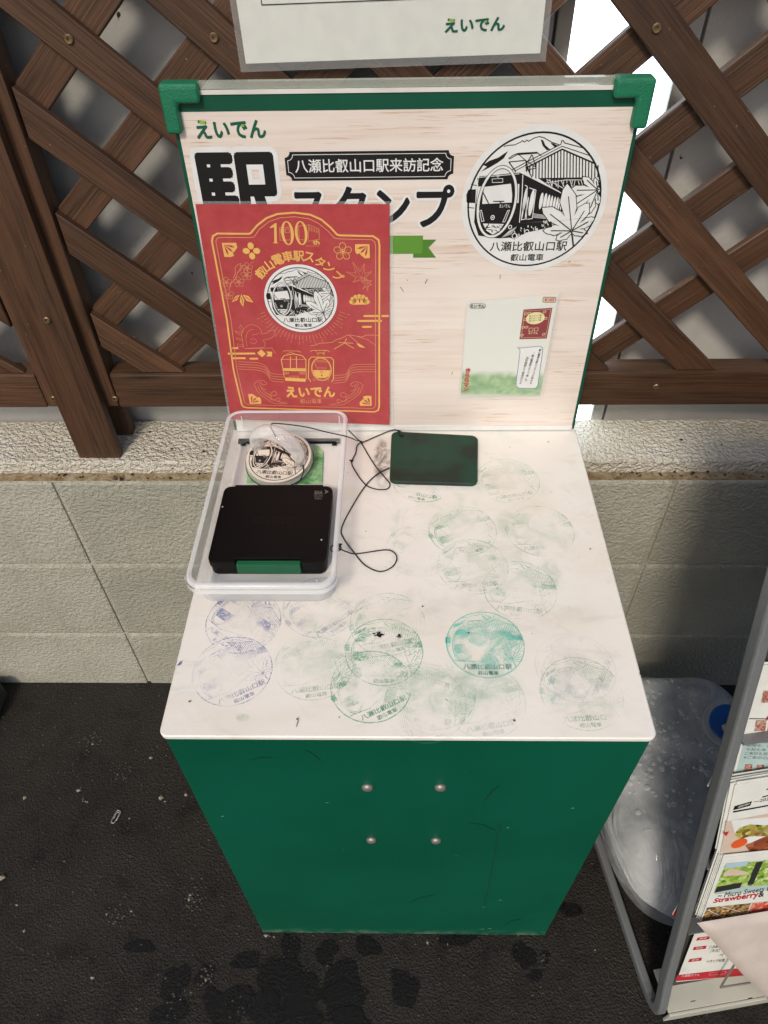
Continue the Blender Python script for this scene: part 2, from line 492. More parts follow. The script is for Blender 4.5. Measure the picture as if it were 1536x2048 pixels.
# ------------------------------------------------------------------ flat print: polygons, lines and lettering laid on a plane
_fc = {}
def glyphs(txt, bold=0.0, vertical=False):
    key = (txt, bold, vertical)
    if key in _fc: return _fc[key]
    cu = bpy.data.curves.new('lettering', 'FONT'); cu.body = '\n'.join(txt) if vertical else txt
    cu.resolution_u = 3; cu.fill_mode = 'FRONT'; cu.align_x = 'CENTER' if vertical else 'LEFT'
    ob = bpy.data.objects.new('lettering', cu); col.objects.link(ob)
    dg = bpy.context.evaluated_depsgraph_get(); dg.update()
    me = bpy.data.meshes.new_from_object(ob.evaluated_get(dg))
    v = [(a.co.x, a.co.y) for a in me.vertices]; f = [tuple(p.vertices) for p in me.polygons]
    bpy.data.objects.remove(ob); bpy.data.curves.remove(cu); bpy.data.meshes.remove(me)
    _fc[key] = (v, f); return v, f

class Art:
    def __init__(s): s.it = []                      # (layer, material, verts, faces)
    def raw(s, L, m_, v, f): s.it.append((L, m_, v, f))
    def poly(s, L, m_, pts, holes=()):
        loops = [[Vector((x, y, 0)) for x, y in pts]] + [[Vector((x, y, 0)) for x, y in h] for h in holes]
        v = [(p.x, p.y) for l in loops for p in l]
        s.raw(L, m_, v, [tuple(t) for t in tessellate_polygon(loops)])
    def line(s, L, m_, pts, w, closed=False):
        P = [Vector(p) for p in pts]; n = len(P)
        if closed and (P[0] - P[-1]).length < 1e-9: P.pop(); n -= 1
        v = []; f = []
        for i in range(n):
            a = P[i - 1] if (i or closed) else None; b = P[(i + 1) % n] if (i < n - 1 or closed) else None
            d1 = (P[i] - a).normalized() if a is not None else None; d2 = (b - P[i]).normalized() if b is not None else None
            if d1 is None: d1 = d2
            if d2 is None: d2 = d1
            t = d1 + d2
            t = t.normalized() if t.length > 1e-6 else d1
            nn = Vector((-t.y, t.x)); k = max(.5, abs(nn.dot(Vector((-d1.y, d1.x)))))
            o = nn * (w / 2 / k); v += [tuple(P[i] + o), tuple(P[i] - o)]
        for i in range(n if closed else n - 1):
            j = (i + 1) % n; f.append((2 * i, 2 * i + 1, 2 * j + 1, 2 * j))
        s.raw(L, m_, v, f)
    def ell(s, L, m_, c, rx, ry, rot=0, w=None, n=32):
        cs, sn = math.cos(rot), math.sin(rot)
        pts = [(c[0] + rx * math.cos(a) * cs - ry * math.sin(a) * sn, c[1] + rx * math.cos(a) * sn + ry * math.sin(a) * cs) for a in [2 * math.pi * i / n for i in range(n)]]
        if w: s.line(L, m_, pts, w, True)
        else: s.poly(L, m_, pts)
    def text(s, L, m_, txt, box, bold=0.0, rot=0.0, vertical=False, n=8):
        v, f = glyphs(txt, 0.0, vertical)
        x0, x1 = min(p[0] for p in v), max(p[0] for p in v); y0, y1 = min(p[1] for p in v), max(p[1] for p in v)
        a, b, c, d = box; cx, cy = (a + c) / 2, (b + d) / 2; cs, sn = math.cos(rot), math.sin(rot)
        fx, fy = (c - a) / (x1 - x0), (d - b) / (y1 - y0)
        for k in range(n if bold else 1):                       # heavier strokes: copies shifted round a small circle
            ox, oy = (bold * math.cos(2 * math.pi * k / n), bold * math.sin(2 * math.pi * k / n)) if bold else (0, 0)
            out = []
            for x, y in v:
                X = (x + ox - (x0 + x1) / 2) * fx; Y = (y + oy - (y0 + y1) / 2) * fy
                out.append((cx + X * cs - Y * sn, cy + X * sn + Y * cs))
            s.raw(L + k * .06, m_, out, f)
    def merge(s, o, fn, L0=0, mmap=None):
        for L, m_, v, f in o.it:
            s.raw(L + L0, mmap[m_] if mmap else m_, [fn(*p) for p in v], f)
    def build(s, name, place, parent=None, h0=.0004, dh=.00012, mats=None):
        mb = MB(); names = []
        for L, m_, v, f in s.it:
            if m_ not in names: names.append(m_)
            mb.add([place(x, y, h0 + L * dh) for x, y in v], f, names.index(m_))
        me = bpy.data.meshes.new(name); me.from_pydata(mb.v, [], mb.f)
        for k in names: me.materials.append(M[k])
        me.polygons.foreach_set('material_index', mb.mi)
        me.update()
        return link(bpy.data.objects.new(name, me), parent)

# ================================================================== THE SETTING
H = 0.6761
YW = 0.4519
def struct(o): o['kind'] = 'structure'; return o
mb = MB(); mb.add([(-30, -30, 0), (30, -30, 0), (30, 30, 0), (-30, 30, 0)], [(0, 1, 2, 3)])
ground = struct(mb.build('ground', M['asphalt']))
def blob(cx, cy, rx, ry, rnd, n=26, amp=.22):
    ph = [rnd.uniform(0, 6.28) for _ in range(5)]
    out = []
    for i in range(n):
        a = 2 * math.pi * i / n; k = 1 + amp * sum(math.sin((j + 2) * a + ph[j]) / (j + 1.5) for j in range(5))
        out.append((cx + rx * k * math.cos(a), cy + ry * k * math.sin(a)))
    return out
rnd = random.Random(3)
wet = MB(); soft = []
for i, (x, y, rx, ry) in enumerate([(280, 1893, 27, 15), (350, 1965, 26, 36), (410, 1950, 19, 22), (492, 1921, 25, 20), (581, 1896, 22, 24), (560, 1958, 40, 40), (545, 1940, 30, 22), (653, 1905, 22, 24), (682, 1962, 38, 40), (735, 1893, 24, 22), (690, 2010, 46, 46), (812, 1985, 24, 34), (800, 1955, 22, 14), (915, 1880, 34, 12), (1048, 1912, 22, 26), (1070, 1952, 15, 12), (1090, 1915, 10, 12), (340, 2025, 34, 26), (425, 2000, 22, 22), (462, 2015, 44, 40), (530, 2020, 40, 34), (600, 2030, 40, 38), (605, 1990, 34, 40), (1140, 1820, 26, 12), (700, 2040, 40, 24)]):
    c = on_z(x, y, 0); sx = (on_z(x + rx, y, 0) - c).length; sy = (on_z(x, y - ry, 0) - c).length
    pts = blob(c.x, c.y, sx * 1.15, sy * 1.15, rnd)
    h = .0005 + i * .00006; n = len(pts)
    wet.add([(x_, y_, h) for x_, y_ in pts] + [(c.x + (x_ - c.x) * .7, c.y + (y_ - c.y) * .7, h) for x_, y_ in pts], [(k, (k + 1) % n, n + (k + 1) % n, n + k) for k in range(n)] + [tuple(range(n, 2 * n))])
    soft += [0.0] * n + [1.0] * n
w = wet.build('wet_patches', M['wet'], ground); w['kind'] = 'stuff'
w.data.attributes.new('soft', 'FLOAT', 'POINT').data.foreach_set('value', soft)
# grit and pits on the asphalt
g = MB(); gp = random.Random(5)
def pebble(mb_, x, y, r, mi, rr):
    vs = []; 
    for (a, b, c) in ((1, 0, 0), (-1, 0, 0), (0, 1, 0), (0, -1, 0), (0, 0, 1), (0, 0, -.4)):
        k = r * rr.uniform(.6, 1.25); vs.append((x + a * k, y + b * k, r * .3 + c * k * .8))
    mb_.add(vs, [(0, 2, 4), (2, 1, 4), (1, 3, 4), (3, 0, 4), (2, 0, 5), (1, 2, 5), (3, 1, 5), (0, 3, 5)], mi)
for _ in range(3800):
    x, y = gp.uniform(-1.05, .75), gp.uniform(-.3, .45)
    pebble(g, x, y, .0008 + .0016 * gp.random() ** 3, 0 if gp.random() < .992 else 1, gp)
for (px_, py_, s_, k) in [(390, 1795, .022, 40), (240, 1830, .022, 26), (185, 1480, .02, 22), (245, 1545, .018, 20), (410, 1950, .015, 22), (345, 2015, .018, 22), (475, 2020, .02, 22), (1090, 1915, .008, 14), (540, 1870, .006, 6), (800, 1880, .012, 6), (170, 1600, .008, 6)]:
    c = on_z(px_, py_, 0)
    for _ in range(k): pebble(g, c.x + gp.gauss(0, s_ * .5), c.y + gp.gauss(0, s_ * .5), gp.uniform(.0012, .003), 0 if gp.random() < .9 else 1, gp)
for (px_, py_, r_) in [(157, 1581, .004), (302, 1516, .0035), (322, 1596, .0045), (330, 1603, .002), (50, 1595, .005), (49, 1862, .003), (34, 1810, .0025), (185, 1955, .0032), (5, 1755, .006), (259, 1637, .002), (532, 1871, .005), (373, 1590, .004), (855, 1885, .003), (895, 1888, .002), (1190, 1900, .002)]:
    c = on_z(px_, py_, 0); pebble(g, c.x, c.y, r_, 1, gp)
M['grit'] = plain('dark grit', '#47433d', .7, var=.3, scale=300)
M['grit_pale'] = plain('pale grit', '#93897a', .7, var=.2, scale=300)
o = g.build('grit', [M['grit'], M['grit_pale']]); o['kind'] = 'stuff'; tag(o, 'loose grit and small stones scattered over the dark asphalt', 'grit')

# ------------------------------------------------------------------ low block wall
wall = thing('block_wall', (0, .5, 0), 'low painted concrete block wall behind the green cabinet, under the lattice', 'wall')
mb = MB(); mb.box(-1.9, 1.85, YW + .004, YW + .113, -.02, .566); mb.build('mortar', M['block'], wall)
JX = [-1.88, -1.425, -.97, -.515, -.06, .395, .85, 1.305, 1.76]; JZ = [-.03, .174, .376, .568]
first = {}
for r_ in range(3):
    for c_ in range(8):
        w_, h_ = JX[c_ + 1] - JX[c_] - .006, JZ[r_ + 1] - JZ[r_] - .005
        key = (round(w_, 3), round(h_, 3)); loc = ((JX[c_] + JX[c_ + 1]) / 2, YW + .052, (JZ[r_] + JZ[r_ + 1]) / 2)
        if key not in first:
            b = MB(); b.box(-w_ / 2, w_ / 2, -.052, .048, -h_ / 2, h_ / 2); ob = b.build('block', M['block'], wall, bevel=.0042, bseg=2)
            ob.location = loc; first[key] = ob
        else: copy_of(first[key], 'block', loc, wall)
b = MB(); b.box(-1.88, 1.76, YW + .0035, YW + .0186, .5662, .5672); b.build('ledge', M['dirt'], wall)
for c0_, c1_ in ((0, 2), (2, 6), (6, 8)):
    b = MB(); b.box(JX[c0_] + .0007, JX[c1_] - .0007, YW + .019, .5665, .5655, .5895); b.build('coping', M['cap'], wall, bevel=.003)
deb = MB(); dr = random.Random(11)
for _ in range(260):
    x = dr.uniform(-.8, .8); k = dr.random()
    y, z = (YW + dr.uniform(.006, .018), .5685) if k < .75 else (dr.uniform(.475, .56), .5898)
    pebble(deb, x, y, .0008 + .0022 * dr.random() ** 2, 0, dr)
    for v_ in range(6): 
        a_ = deb.v[-1 - v_]; deb.v[-1 - v_] = (a_[0], a_[1], a_[2] + z - .0005)
M['debris'] = plain('dark plant debris', '#2a2018', .9, var=.4, scale=200)
o = deb.build('debris', M['debris'], wall); o['kind'] = 'stuff'

# ------------------------------------------------------------------ sheet panels behind the lattice with a daylit frosted strip
YP = .575
pw = thing('panel_partition', (0, .6, 0), 'grey sheet panel partition with a bright frosted strip window, behind the lattice', 'partition')
def pan(x0, x1, name='panel', z0=.0, z1=2.4, y0=YP, y1=YP + .02, mt='panel'):
    b = MB(); b.box(x0, x1, y0, y1, z0, z1); return b.build(name, M[mt], pw, bevel=.0015)
pan(-1.9, -.772); pan(-.769, .1545); pan(.2915, .309); pan(.3125, 1.05); pan(1.053, 1.85)
pan(.1565, .1725, 'window_jamb', y0=YP - .006, mt='strip')
b = MB(); b.box(.1735, .2905, YP + .006, YP + .010, .3, 2.4); b.build('window_pane', M['window'], pw)
b = MB(); b.box(-1.9, 1.85, YP + .022, YP + .03, .0, .3); b.build('kick_board', M['panel'], pw)

# ------------------------------------------------------------------ lattice
lat = thing('lattice_fence', (0, .51, .59), 'brown wooden lattice fence with a post, standing on the block wall', 'fence')
def clip_poly(pts, x0, x1, z0, z1):
    for ax, lim, sg in ((0, x0, 1), (0, x1, -1), (1, z0, 1), (1, z1, -1)):
        out = []
        for i in range(len(pts)):
            a, b_ = pts[i - 1], pts[i]; da, db = sg * (a[ax] - lim), sg * (b_[ax] - lim)
            if da * db < 0:
                t = da / (da - db); out.append((a[0] + (b_[0] - a[0]) * t, a[1] + (b_[1] - a[1]) * t))
            if db >= 0: out.append(b_)
        pts = out
        if not pts: return []
    return pts
SL, SW = .9, .0495
def slat(c, sg, x0, x1, y0, y1, mt):
    rr = random.Random(int(c * 1e4) + sg); c += rr.uniform(-.0012, .0012)
    pts = [(-3, c + sg * SL * -3), (3, c + sg * SL * 3), (3, c + sg * SL * 3 - SW), (-3, c - sg * SL * 3 - SW)]
    pts = clip_poly(pts, x0, x1, .7262, 1.72)
    area = sum(pts[i - 1][0] * pts[i][1] - pts[i][0] * pts[i - 1][1] for i in range(len(pts))) if pts else 0
    if abs(area) < .004: return
    b = MB(); b.prism([(x, y0, z) for x, z in pts], (0, y1 - y0, 0)); b.build('slat', M[mt], lat, bevel=.0012, bseg=1)
for k in range(-1, 17): slat(.4605 + .1283 * k, -1, -.397, 1.08, .4995, .5095, 'wood_dn')
for k in range(-1, 16): slat(.6645 + .1277 * k, 1, -.397, 1.08, .510, .520, 'wood_up')
for k in range(-6, 6): slat(.4605 + .06 + .1283 * k, -1, -1.3, -.505, .4995, .5095, 'wood_dn')
for k in range(2, 20): slat(.6645 + .03 + .1277 * k, 1, -1.3, -.505, .510, .520, 'wood_up')
def beam(name, x0, x1, y0, y1, z0, z1, mt, bv=.003):
    b = MB(); b.box(x0, x1, y0, y1, z0, z1); return b.build(name, M[mt], lat, bevel=bv)
beam('rail', -.3985, 1.12, .4965, .5285, .670, .7255, 'wood_h')
beam('rail', -1.34, -.5005, .4965, .5285, .670, .7255, 'wood_h')
beam('rail', -1.34, 1.12, .4965, .5285, 1.7205, 1.775, 'wood_h')
beam('post', -.4775, -.4155, .4795, .4945, .5885, 1.85, 'wood_v')
beam('stile', -.4575, -.3995, .4955, .5265, .672, 1.719, 'wood_v')
beam('stile', -.4995, -.4605, .4955, .5265, .672, 1.719, 'wood_v')
beam('post', -.462, -.411, .531, .552, .5885, 1.85, 'wood_v')
beam('stile', 1.0815, 1.119, .4955, .5265, .7265, 1.719, 'wood_v')
# screws in slats and rail
sc = MB(); n = 12
loops = [[(r * math.cos(2 * math.pi * i / n), yy, r * math.sin(2 * math.pi * i / n)) for i in range(n)] for r, yy in ((.0046, 0), (.0046, -.0012), (.0036, -.0022), (.0018, -.0020), (.0016, -.0002))]
sc.loft(loops, False, True)
s0 = None
for (x, y) in [(138, 78), (428, 75), (1313, 56), (94, 640), (108, 797), (230, 797), (1312, 773)]:
    Y = .4995 if y < 200 else (.4795 if x == 94 else .4965)
    p = on_y(x, y, Y - .0004)
    if s0 is None: s0 = sc.build('screw', M['brass'], lat, smooth=False); s0.location = p
    else: copy_of(s0, 'screw', p, lat)

# ================================================================== CABINET
cab = thing('stamp_cabinet', (0, .22, 0), 'dark green cabinet with ink stained white top against the block wall', 'cabinet')
b = MB(); b.box(-.2242, .2242, .0020, .4405, .002, H - .0058); b.build('body', M['green'], cab, bevel=.0012)
def rr_slab(x0, x1, y0, y1, r, z0, z1, k=5):
    L = rrect(x0, x1, y0, y1, r, k); c = .0012
    Li = rrect(x0 + c, x1 - c, y0 + c, y1 - c, max(r - c, .0005), k)
    b_ = MB(); b_.loft([[(x, y, z0) for x, y in L], [(x, y, z1 - c) for x, y in L], [(x, y, z1) for x, y in Li]], True, True); return b_
top = rr_slab(-.2288, .2288, .0002, .4455, .008, H - .0052, H).build('tabletop', M['top'], cab)
scb = MB(); n = 14
scb.loft([[(r * math.cos(2 * math.pi * i / n), yy, r * math.sin(2 * math.pi * i / n)) for i in range(n)] for r, yy in ((.0062, 0), (.0062, -.001), (.0052, -.0030), (.0026, -.0042))], False, True)
s1 = None
for p in ((-.0392, .0018, .5637), (.0358, .0018, .5648), (-.0392, .0018, .4146), (.0367, .0018, .4146)):
    if s1 is None: s1 = scb.build('screw', M['steel'], cab, smooth=True); s1.location = p
    else: copy_of(s1, 'screw', p, cab)

CF = Plane((0, .0019, 0), (1, 0, 0), (0, 0, 1)); scf = Art(); rf = random.Random(8)
M['scuff_dark'] = plain('dark scuff', '#023f2f', .6); M['scuff_pale'] = plain('pale scuff', '#5f9480', .6)
scf.line(0, 'scuff_dark', [CF.px(1000, 1648), CF.px(992, 1690), CF.px(978, 1770), CF.px(968, 1812)], .0016)
for x, y in ((965, 1858), (980, 1857), (445, 1632), (1145, 1616), (967, 1814), (1015, 1655), (640, 1567), (655, 1605), (1000, 1800), (720, 1862), (560, 1860), (620, 1864), (860, 1866)):
    c = CF.px(x, y); scf.poly(0, 'scuff_pale' if y > 1600 else 'scuff_dark', [(c[0] + rf.uniform(.001, .004) * math.cos(t_) * (2 if y > 1850 else .7), c[1] + rf.uniform(.0006, .0018) * math.sin(t_)) for t_ in [i * .9 for i in range(7)]])
for x, y, x2, y2 in ((820, 1805, 868, 1790), (970, 1600, 1000, 1570), (500, 1520, 545, 1515), (610, 1500, 640, 1520), (1010, 1850, 1040, 1838), (940, 1645, 990, 1660)):
    scf.line(1, 'scuff_dark', [CF.px(x, y), CF.px((x + x2) / 2, (y + y2) / 2 - 3), CF.px(x2, y2)], .0014)
o = scf.build('scuffs', lambda x, y, h: Vector((x, .0019 - h, y)), cab, h0=.0002, dh=.0002); o['kind'] = 'stuff'

# ------------------------------------------------------------------ the station emblem, drawn once in a unit circle
BK = .035
BOARD = Plane((0, .437, H), (1, 0, 0), (0, BK, 1))
def e5(x, y): return BOARD.px(880 + x / 4.042, 230 + y / 4.042)
EC = [0, 0]; ER = 0
_ring = [e5(*q) for q in ((207, 720), (1308, 610), (850, 143), (690, 1220), (300, 420), (1200, 300), (1230, 900), (330, 1020))]
_A = np.array([[2 * x, 2 * y, 1] for x, y in _ring]); _bv = np.array([x * x + y * y for x, y in _ring])
_s = np.linalg.lstsq(_A, _bv, rcond=None)[0]; EC = (_s[0], _s[1]); ER = math.sqrt(_s[2] + _s[0] ** 2 + _s[1] ** 2)
def E(x, y):
    u, v = e5(x, y); return ((u - EC[0]) / ER, (v - EC[1]) / ER)
def EL(pts): return [E(*p) for p in pts]
PXU = .0018                                             # one crop pixel in emblem units (about)
def emblem(ink=False):
    a = Art(); B, W_ = 'black', 'white'
    def L(l, m_, pts, w, closed=False): a.line(l, m_, EL(pts), w * PXU, closed)
    def P(l, m_, pts): a.poly(l, m_, EL(pts))
    if not ink: a.ell(0, W_, (0, 0), 1.085, 1.085, n=64)
    a.ell(1, B, (0, 0), .985, .985, w=.026, n=64)
    L(1, B, [(515, 250), (560, 240), (600, 238), (650, 215), (665, 203), (682, 215), (700, 198), (716, 208), (760, 182), (800, 170), (840, 180), (900, 215), (960, 236)], 7)
    P(1, B, [(345, 400), (400, 365), (470, 340), (550, 286), (515, 345), (460, 385), (400, 420), (330, 455), (378, 412)])
    P(1, B, [(812, 193), (832, 200), (850, 240), (892, 276), (860, 280), (828, 245)])
    P(1, B, [(890, 222), (915, 225), (948, 242), (926, 258)])
    # hall roof
    L(3, B, [(560, 450), (680, 385), (975, 232), (982, 203), (992, 203), (1008, 222), (1165, 264)], 7)
    L(3, B, [(600, 450), (985, 248), (1205, 322)], 6)
    L(3, B, [(690, 425), (985, 272), (1250, 388)], 12)
    for i in range(24):
        x = 700 + i * 25
        yt = 272 + (985 - x) * .52 if x < 985 else 272 + (x - 985) * .44
        if x < 780: yb = 455 + (x - 700) * .7
        else: yb = 508 + (i % 2) * 6
        if x > 1230: yb = 500
        if x < 1290 and yb > yt + 6: L(3, B, [(x, yt), (x - 2, yb)], 9)
    P(1, B, [(790, 505), (1150, 500), (1165, 560), (1296, 535), (1296, 640), (1000, 640), (960, 610), (870, 560)])
    if not ink:
        rr = random.Random(2)
        for i in range(14):
            x = 862 + i * 23; L(2, W_, [(x, 512 + rr.uniform(0, 14)), (x + rr.uniform(-22, 30), 570 + rr.uniform(0, 24))], 5)
        L(2, W_, [(850, 545), (1010, 520), (1150, 520)], 5); L(2, W_, [(860, 515), (1000, 590)], 5); L(2, W_, [(1040, 590), (1150, 560)], 5)
    # pantograph
    for pts, w in (([(552, 348), (590, 320), (630, 305), (780, 297), (818, 325)], 7), ([(625, 312), (785, 300)], 14), ([(555, 375), (690, 362)], 8), ([(690, 362), (778, 420)], 7), ([(555, 375), (612, 455)], 9), ([(630, 310), (690, 362)], 6), ([(742, 315), (690, 400), (742, 500)], 8), ([(745, 320), (775, 425), (688, 442)], 7), ([(690, 362), (722, 462)], 7), ([(560, 352), (625, 314)], 6)):
        L(3, B, pts, w)
    # left bank
    P(1, B, [(212, 640), (230, 598), (290, 596), (284, 708), (214, 704)])
    L(1, B, [(250, 558), (300, 566)], 6); L(1, B, [(218, 742), (275, 748)], 7)
    # train
    body = [(300, 508), (318, 492), (640, 460), (668, 472), (1000, 640), (992, 770), (880, 850), (640, 872), (600, 985), (470, 992), (310, 970), (285, 890), (275, 862), (285, 715), (308, 565)]
    if not ink:
        P(2, B, body)
        L(3, W_, [(668, 478), (662, 640), (640, 865)], 7); L(3, W_, [(640, 470), (310, 500), (300, 570)], 5)
        P(3, W_, [(606, 556), (640, 552), (634, 705), (604, 708)])
        P(3, W_, [(306, 575), (332, 572), (316, 712), (292, 714)])
        oc = E(458, 705); ru = (E(458 + 148, 705)[0] - oc[0]); rv = (oc[1] - E(458, 705 + 272)[1])
        a.ell(4, W_, oc, ru, rv, -.10, w=.042, n=40); a.ell(5, B, oc, ru + .022, rv + .022, -.10, w=.009, n=40); a.ell(5, B, oc, ru - .022, rv - .022, -.10, w=.009, n=40)
        P(4, W_, [(358, 576), (572, 550), (582, 640), (578, 702), (340, 714), (345, 640)])
        L(5, B, [(345, 618), (392, 710)], 9); L(5, B, [(428, 693), (518, 692)], 9); L(5, B, [(478, 695), (510, 715)], 7)
        L(4, W_, [(420, 512), (506, 508), (506, 538), (422, 541)], 4, True); a.ell(4, W_, E(468, 486), .016, .022, w=.008, n=14)
        L(4, W_, [(320, 768), (334, 764), (354, 852), (336, 855)], 5, True); L(4, W_, [(545, 768), (560, 764), (524, 858), (506, 860)], 5, True)
        a.ell(4, W_, E(424, 823), .026, .032, w=.012, n=16); a.ell(4, W_, E(424, 823), .009, .011, n=10)
        bx = EL([(478, 738), (568, 716)]); a.text(4, W_, 'えいでん', (bx[0][0], bx[0][1] - .012, bx[1][0], bx[1][1] + .0), .01)
        P(3, W_, [(345, 872), (515, 876), (480, 930), (425, 962), (375, 930)])
        rr = random.Random(4)
        for i in range(16):
            x, y = rr.uniform(365, 495), rr.uniform(880, 930); L(4, B, [(x, y), (x + rr.uniform(-25, 25), y + rr.uniform(-14, 22)), (x + rr.uniform(-16, 22), y + rr.uniform(6, 20))], 6)
        for i in range(9): L(4, W_, [(500 + i * 9, 985 - i * 3), (560 + i * 7, 930 - i * 4)], 2.5)
        # side: doors, windows, skirt
        L(3, W_, [(684, 562), (704, 572), (696, 835), (652, 842)], 6); L(3, W_, [(720, 584), (774, 602), (744, 832), (704, 838)], 6)
        for x, y, w, h in ((684, 680, 13, 95), (738, 705, 19, 108), (668, 770, 6, 80), (700, 745, 6, 90), (816, 690, 15, 68), (846, 697, 14, 70), (872, 704, 12, 66), (896, 708, 11, 62), (920, 712, 10, 58), (942, 714, 9, 55), (960, 717, 8, 50), (978, 720, 7, 46)):
            c = E(x, y); a.ell(3, W_, c, w * PXU, h * PXU * 1.02, -.04, n=20)
        for k in range(4): L(3, W_, [(752, 792 + k * 10), (880, 812 + k * 7)], 4)
        P(2, B, [(560, 985), (640, 872), (900, 850), (905, 900), (700, 945), (600, 1000)])
        for i in range(34):
            x = rr.uniform(585, 890); y = 985 - (x - 585) * .33 + rr.uniform(-60, 12); L(3, W_, [(x, y), (x + rr.uniform(-6, 8), y + rr.uniform(12, 34))], rr.uniform(4, 9))
        for x, y, r in ((600, 972, .035), (700, 940, .032), (565, 900, .025)): a.ell(4, W_, E(x, y), r, r * 1.1, w=.012, n=16)
    else:
        oc = E(458, 705); ru = (E(458 + 148, 705)[0] - oc[0]); rv = (oc[1] - E(458, 705 + 272)[1])
        a.ell(2, B, oc, ru, rv, -.10, w=.02, n=40); a.ell(2, B, oc, ru - .045, rv - .045, -.10, w=.012, n=40)
        P(2, B, [(340, 720), (578, 705), (560, 800), (520, 865), (350, 862), (320, 790)])
        P(2, B, [(365, 560), (390, 505), (440, 465), (500, 465), (550, 500), (570, 540)])
        for x in (600, 640, 668, 712, 775, 800, 832, 860, 884, 908, 930, 952, 970, 990): L(2, B, [(x, 480 + (x - 600) * .42), (x - 6, 860 - (x - 600) * .2)], 9)
        L(2, B, [(640, 462), (1000, 640)], 16); L(2, B, [(640, 872), (990, 775)], 14); L(2, B, [(310, 970), (560, 988), (900, 880)], 12)
    # maple leaves
    def leaf(l, c, tips, jag=5):
        pts = []; n = len(tips); vl = []
        for i in range(n):
            t = tips[i]; t2 = tips[(i + 1) % n]
            def side(p, q, outward):
                out = []
                for k in range(jag):
                    f = k / jag; x = p[0] + (q[0] - p[0]) * f; y = p[1] + (q[1] - p[1]) * f
                    dx, dy = q[0] - p[0], q[1] - p[1]; d = math.hypot(dx, dy) or 1
                    bow = (math.sin(f * math.pi) * .16 * d + (7 if k % 2 else 0)) * outward
                    out.append((x - dy / d * bow, y + dx / d * bow))
                return out
            cx, cy = c; mx, my = (t[0] + t2[0]) / 2, (t[1] + t2[1]) / 2
            val = (cx + (mx - cx) * .42, cy + (my - cy) * .42); vl.append(val)
            pts += side(t, val, 1 if True else -1); pts += side(val, t2, 1)
        # make sure the bow goes outwards: check by area against the plain star
        if not ink: P(l, W_, pts)
        L(l + 1, B, pts, 6, True)
        for t in tips: L(l + 1, B, [(c[0] + (t[0] - c[0]) * .02, c[1] + (t[1] - c[1]) * .02), (c[0] + (t[0] - c[0]) * .72, c[1] + (t[1] - c[1]) * .72)], 8)
    leaf(5, (1272, 600), [(1276, 720), (1190, 800), (1022, 765), (1036, 604), (1152, 490), (1255, 500), (1290, 590)][::-1])
    leaf(7, (1062, 930), [(1190, 952), (1250, 826), (1205, 705), (1026, 545), (820, 742), (828, 928), (934, 1004)][::1])
    L(9, B, [(1060, 930), (1068, 990), (1076, 1056)], 13)
    c0 = EL([(400, 1096), (1030, 1014)]); a.text(3, B, '八瀬比叡山口駅', (c0[0][0], c0[0][1], c0[1][0], c0[1][1]), .012)
    c0 = EL([(566, 1174), (838, 1116)]); a.text(3, B, '叡山電車', (c0[0][0], c0[0][1], c0[1][0], c0[1][1]), .012)
    return a
EMB = emblem(); EMB_INK = emblem(True)

# ------------------------------------------------------------------ ink on the tabletop
TABLE = Plane((0, 0, H), (1, 0, 0), (0, 1, 0))
GREEN_INK, BLUE_INK = lin('#6dbb92'), lin('#8590c4')
ink_proto = None
MARKS = [(465, 1341, 28, 'b', .62), (487, 1243, -35, 'b', .8), (628, 1330, 8, 'g', .34), (768, 1303, 0, 'g', .78), (742, 1372, 28, 'g', .95),
         (1163, 1386, 4, 'g', .36), (847, 960, -16, 'g', .85), (945, 1133, 5, 'g', .48), (1040, 1180, -8, 'g', .62), (1080, 1062, 3, 'g', .44),
         (925, 1062, 20, 'g', .58), (840, 1100, -30, 'g', .22), (968, 1402, 10, 'g', .18), (1015, 962, 12, 'g', .28), (870, 1385, -20, 'g', .26), (775, 1248, 14, 'g', .36), (640, 1215, 40, 'b', .4), (1150, 1335, 60, 'b', .2), (850, 1410, 160, 'g', .22)]
for i, (x, y, rot, c_, al) in enumerate(MARKS):
    u, v = TABLE.px(x, y); rr = .0395
    if ink_proto is None:
        me_src = EMB_INK.build('ink_mark', lambda X, Y, h: Vector((X * .0395, Y * .0395, 0)), top)
        me_src.data.materials.clear(); me_src.data.materials.append(M['ink']); me_src.data.polygons.foreach_set('material_index', [0] * len(me_src.data.polygons))
        o = ink_proto = me_src
    else:
        o = copy_of(ink_proto, 'ink_mark', (0, 0, 0), top)
    o.location = (u, v, H + .0003 + i * .00006); o.rotation_euler = (0, 0, math.radians(rot))
    o.color = (*(GREEN_INK if c_ == 'g' else BLUE_INK)[:3], al * .85)
    o['label'] = 'faded green stamp print' if c_ == 'g' else 'faded blue stamp print'
# one print still wet
u, v = TABLE.px(970, 1290)
o = copy_of(ink_proto, 'ink_mark', (u, v, H + .0018), top); o.data = ink_proto.data.copy(); o.data.materials.clear(); o.data.materials.append(M['wetink'])
o.color = (*lin('#79d8c6')[:3], .85); o['label'] = 'fresh wet turquoise stamp print'
d = Art(); d.ell(0, 'ink', (0, 0), .0405, .0405, n=40)
o = d.build('ink_film', lambda X, Y, h: Vector((u + X, v + Y, H + .0016)), top); o.data.materials.clear(); o.data.materials.append(M['smear']); o.color = (*lin('#8fd8c8')[:3], .8)
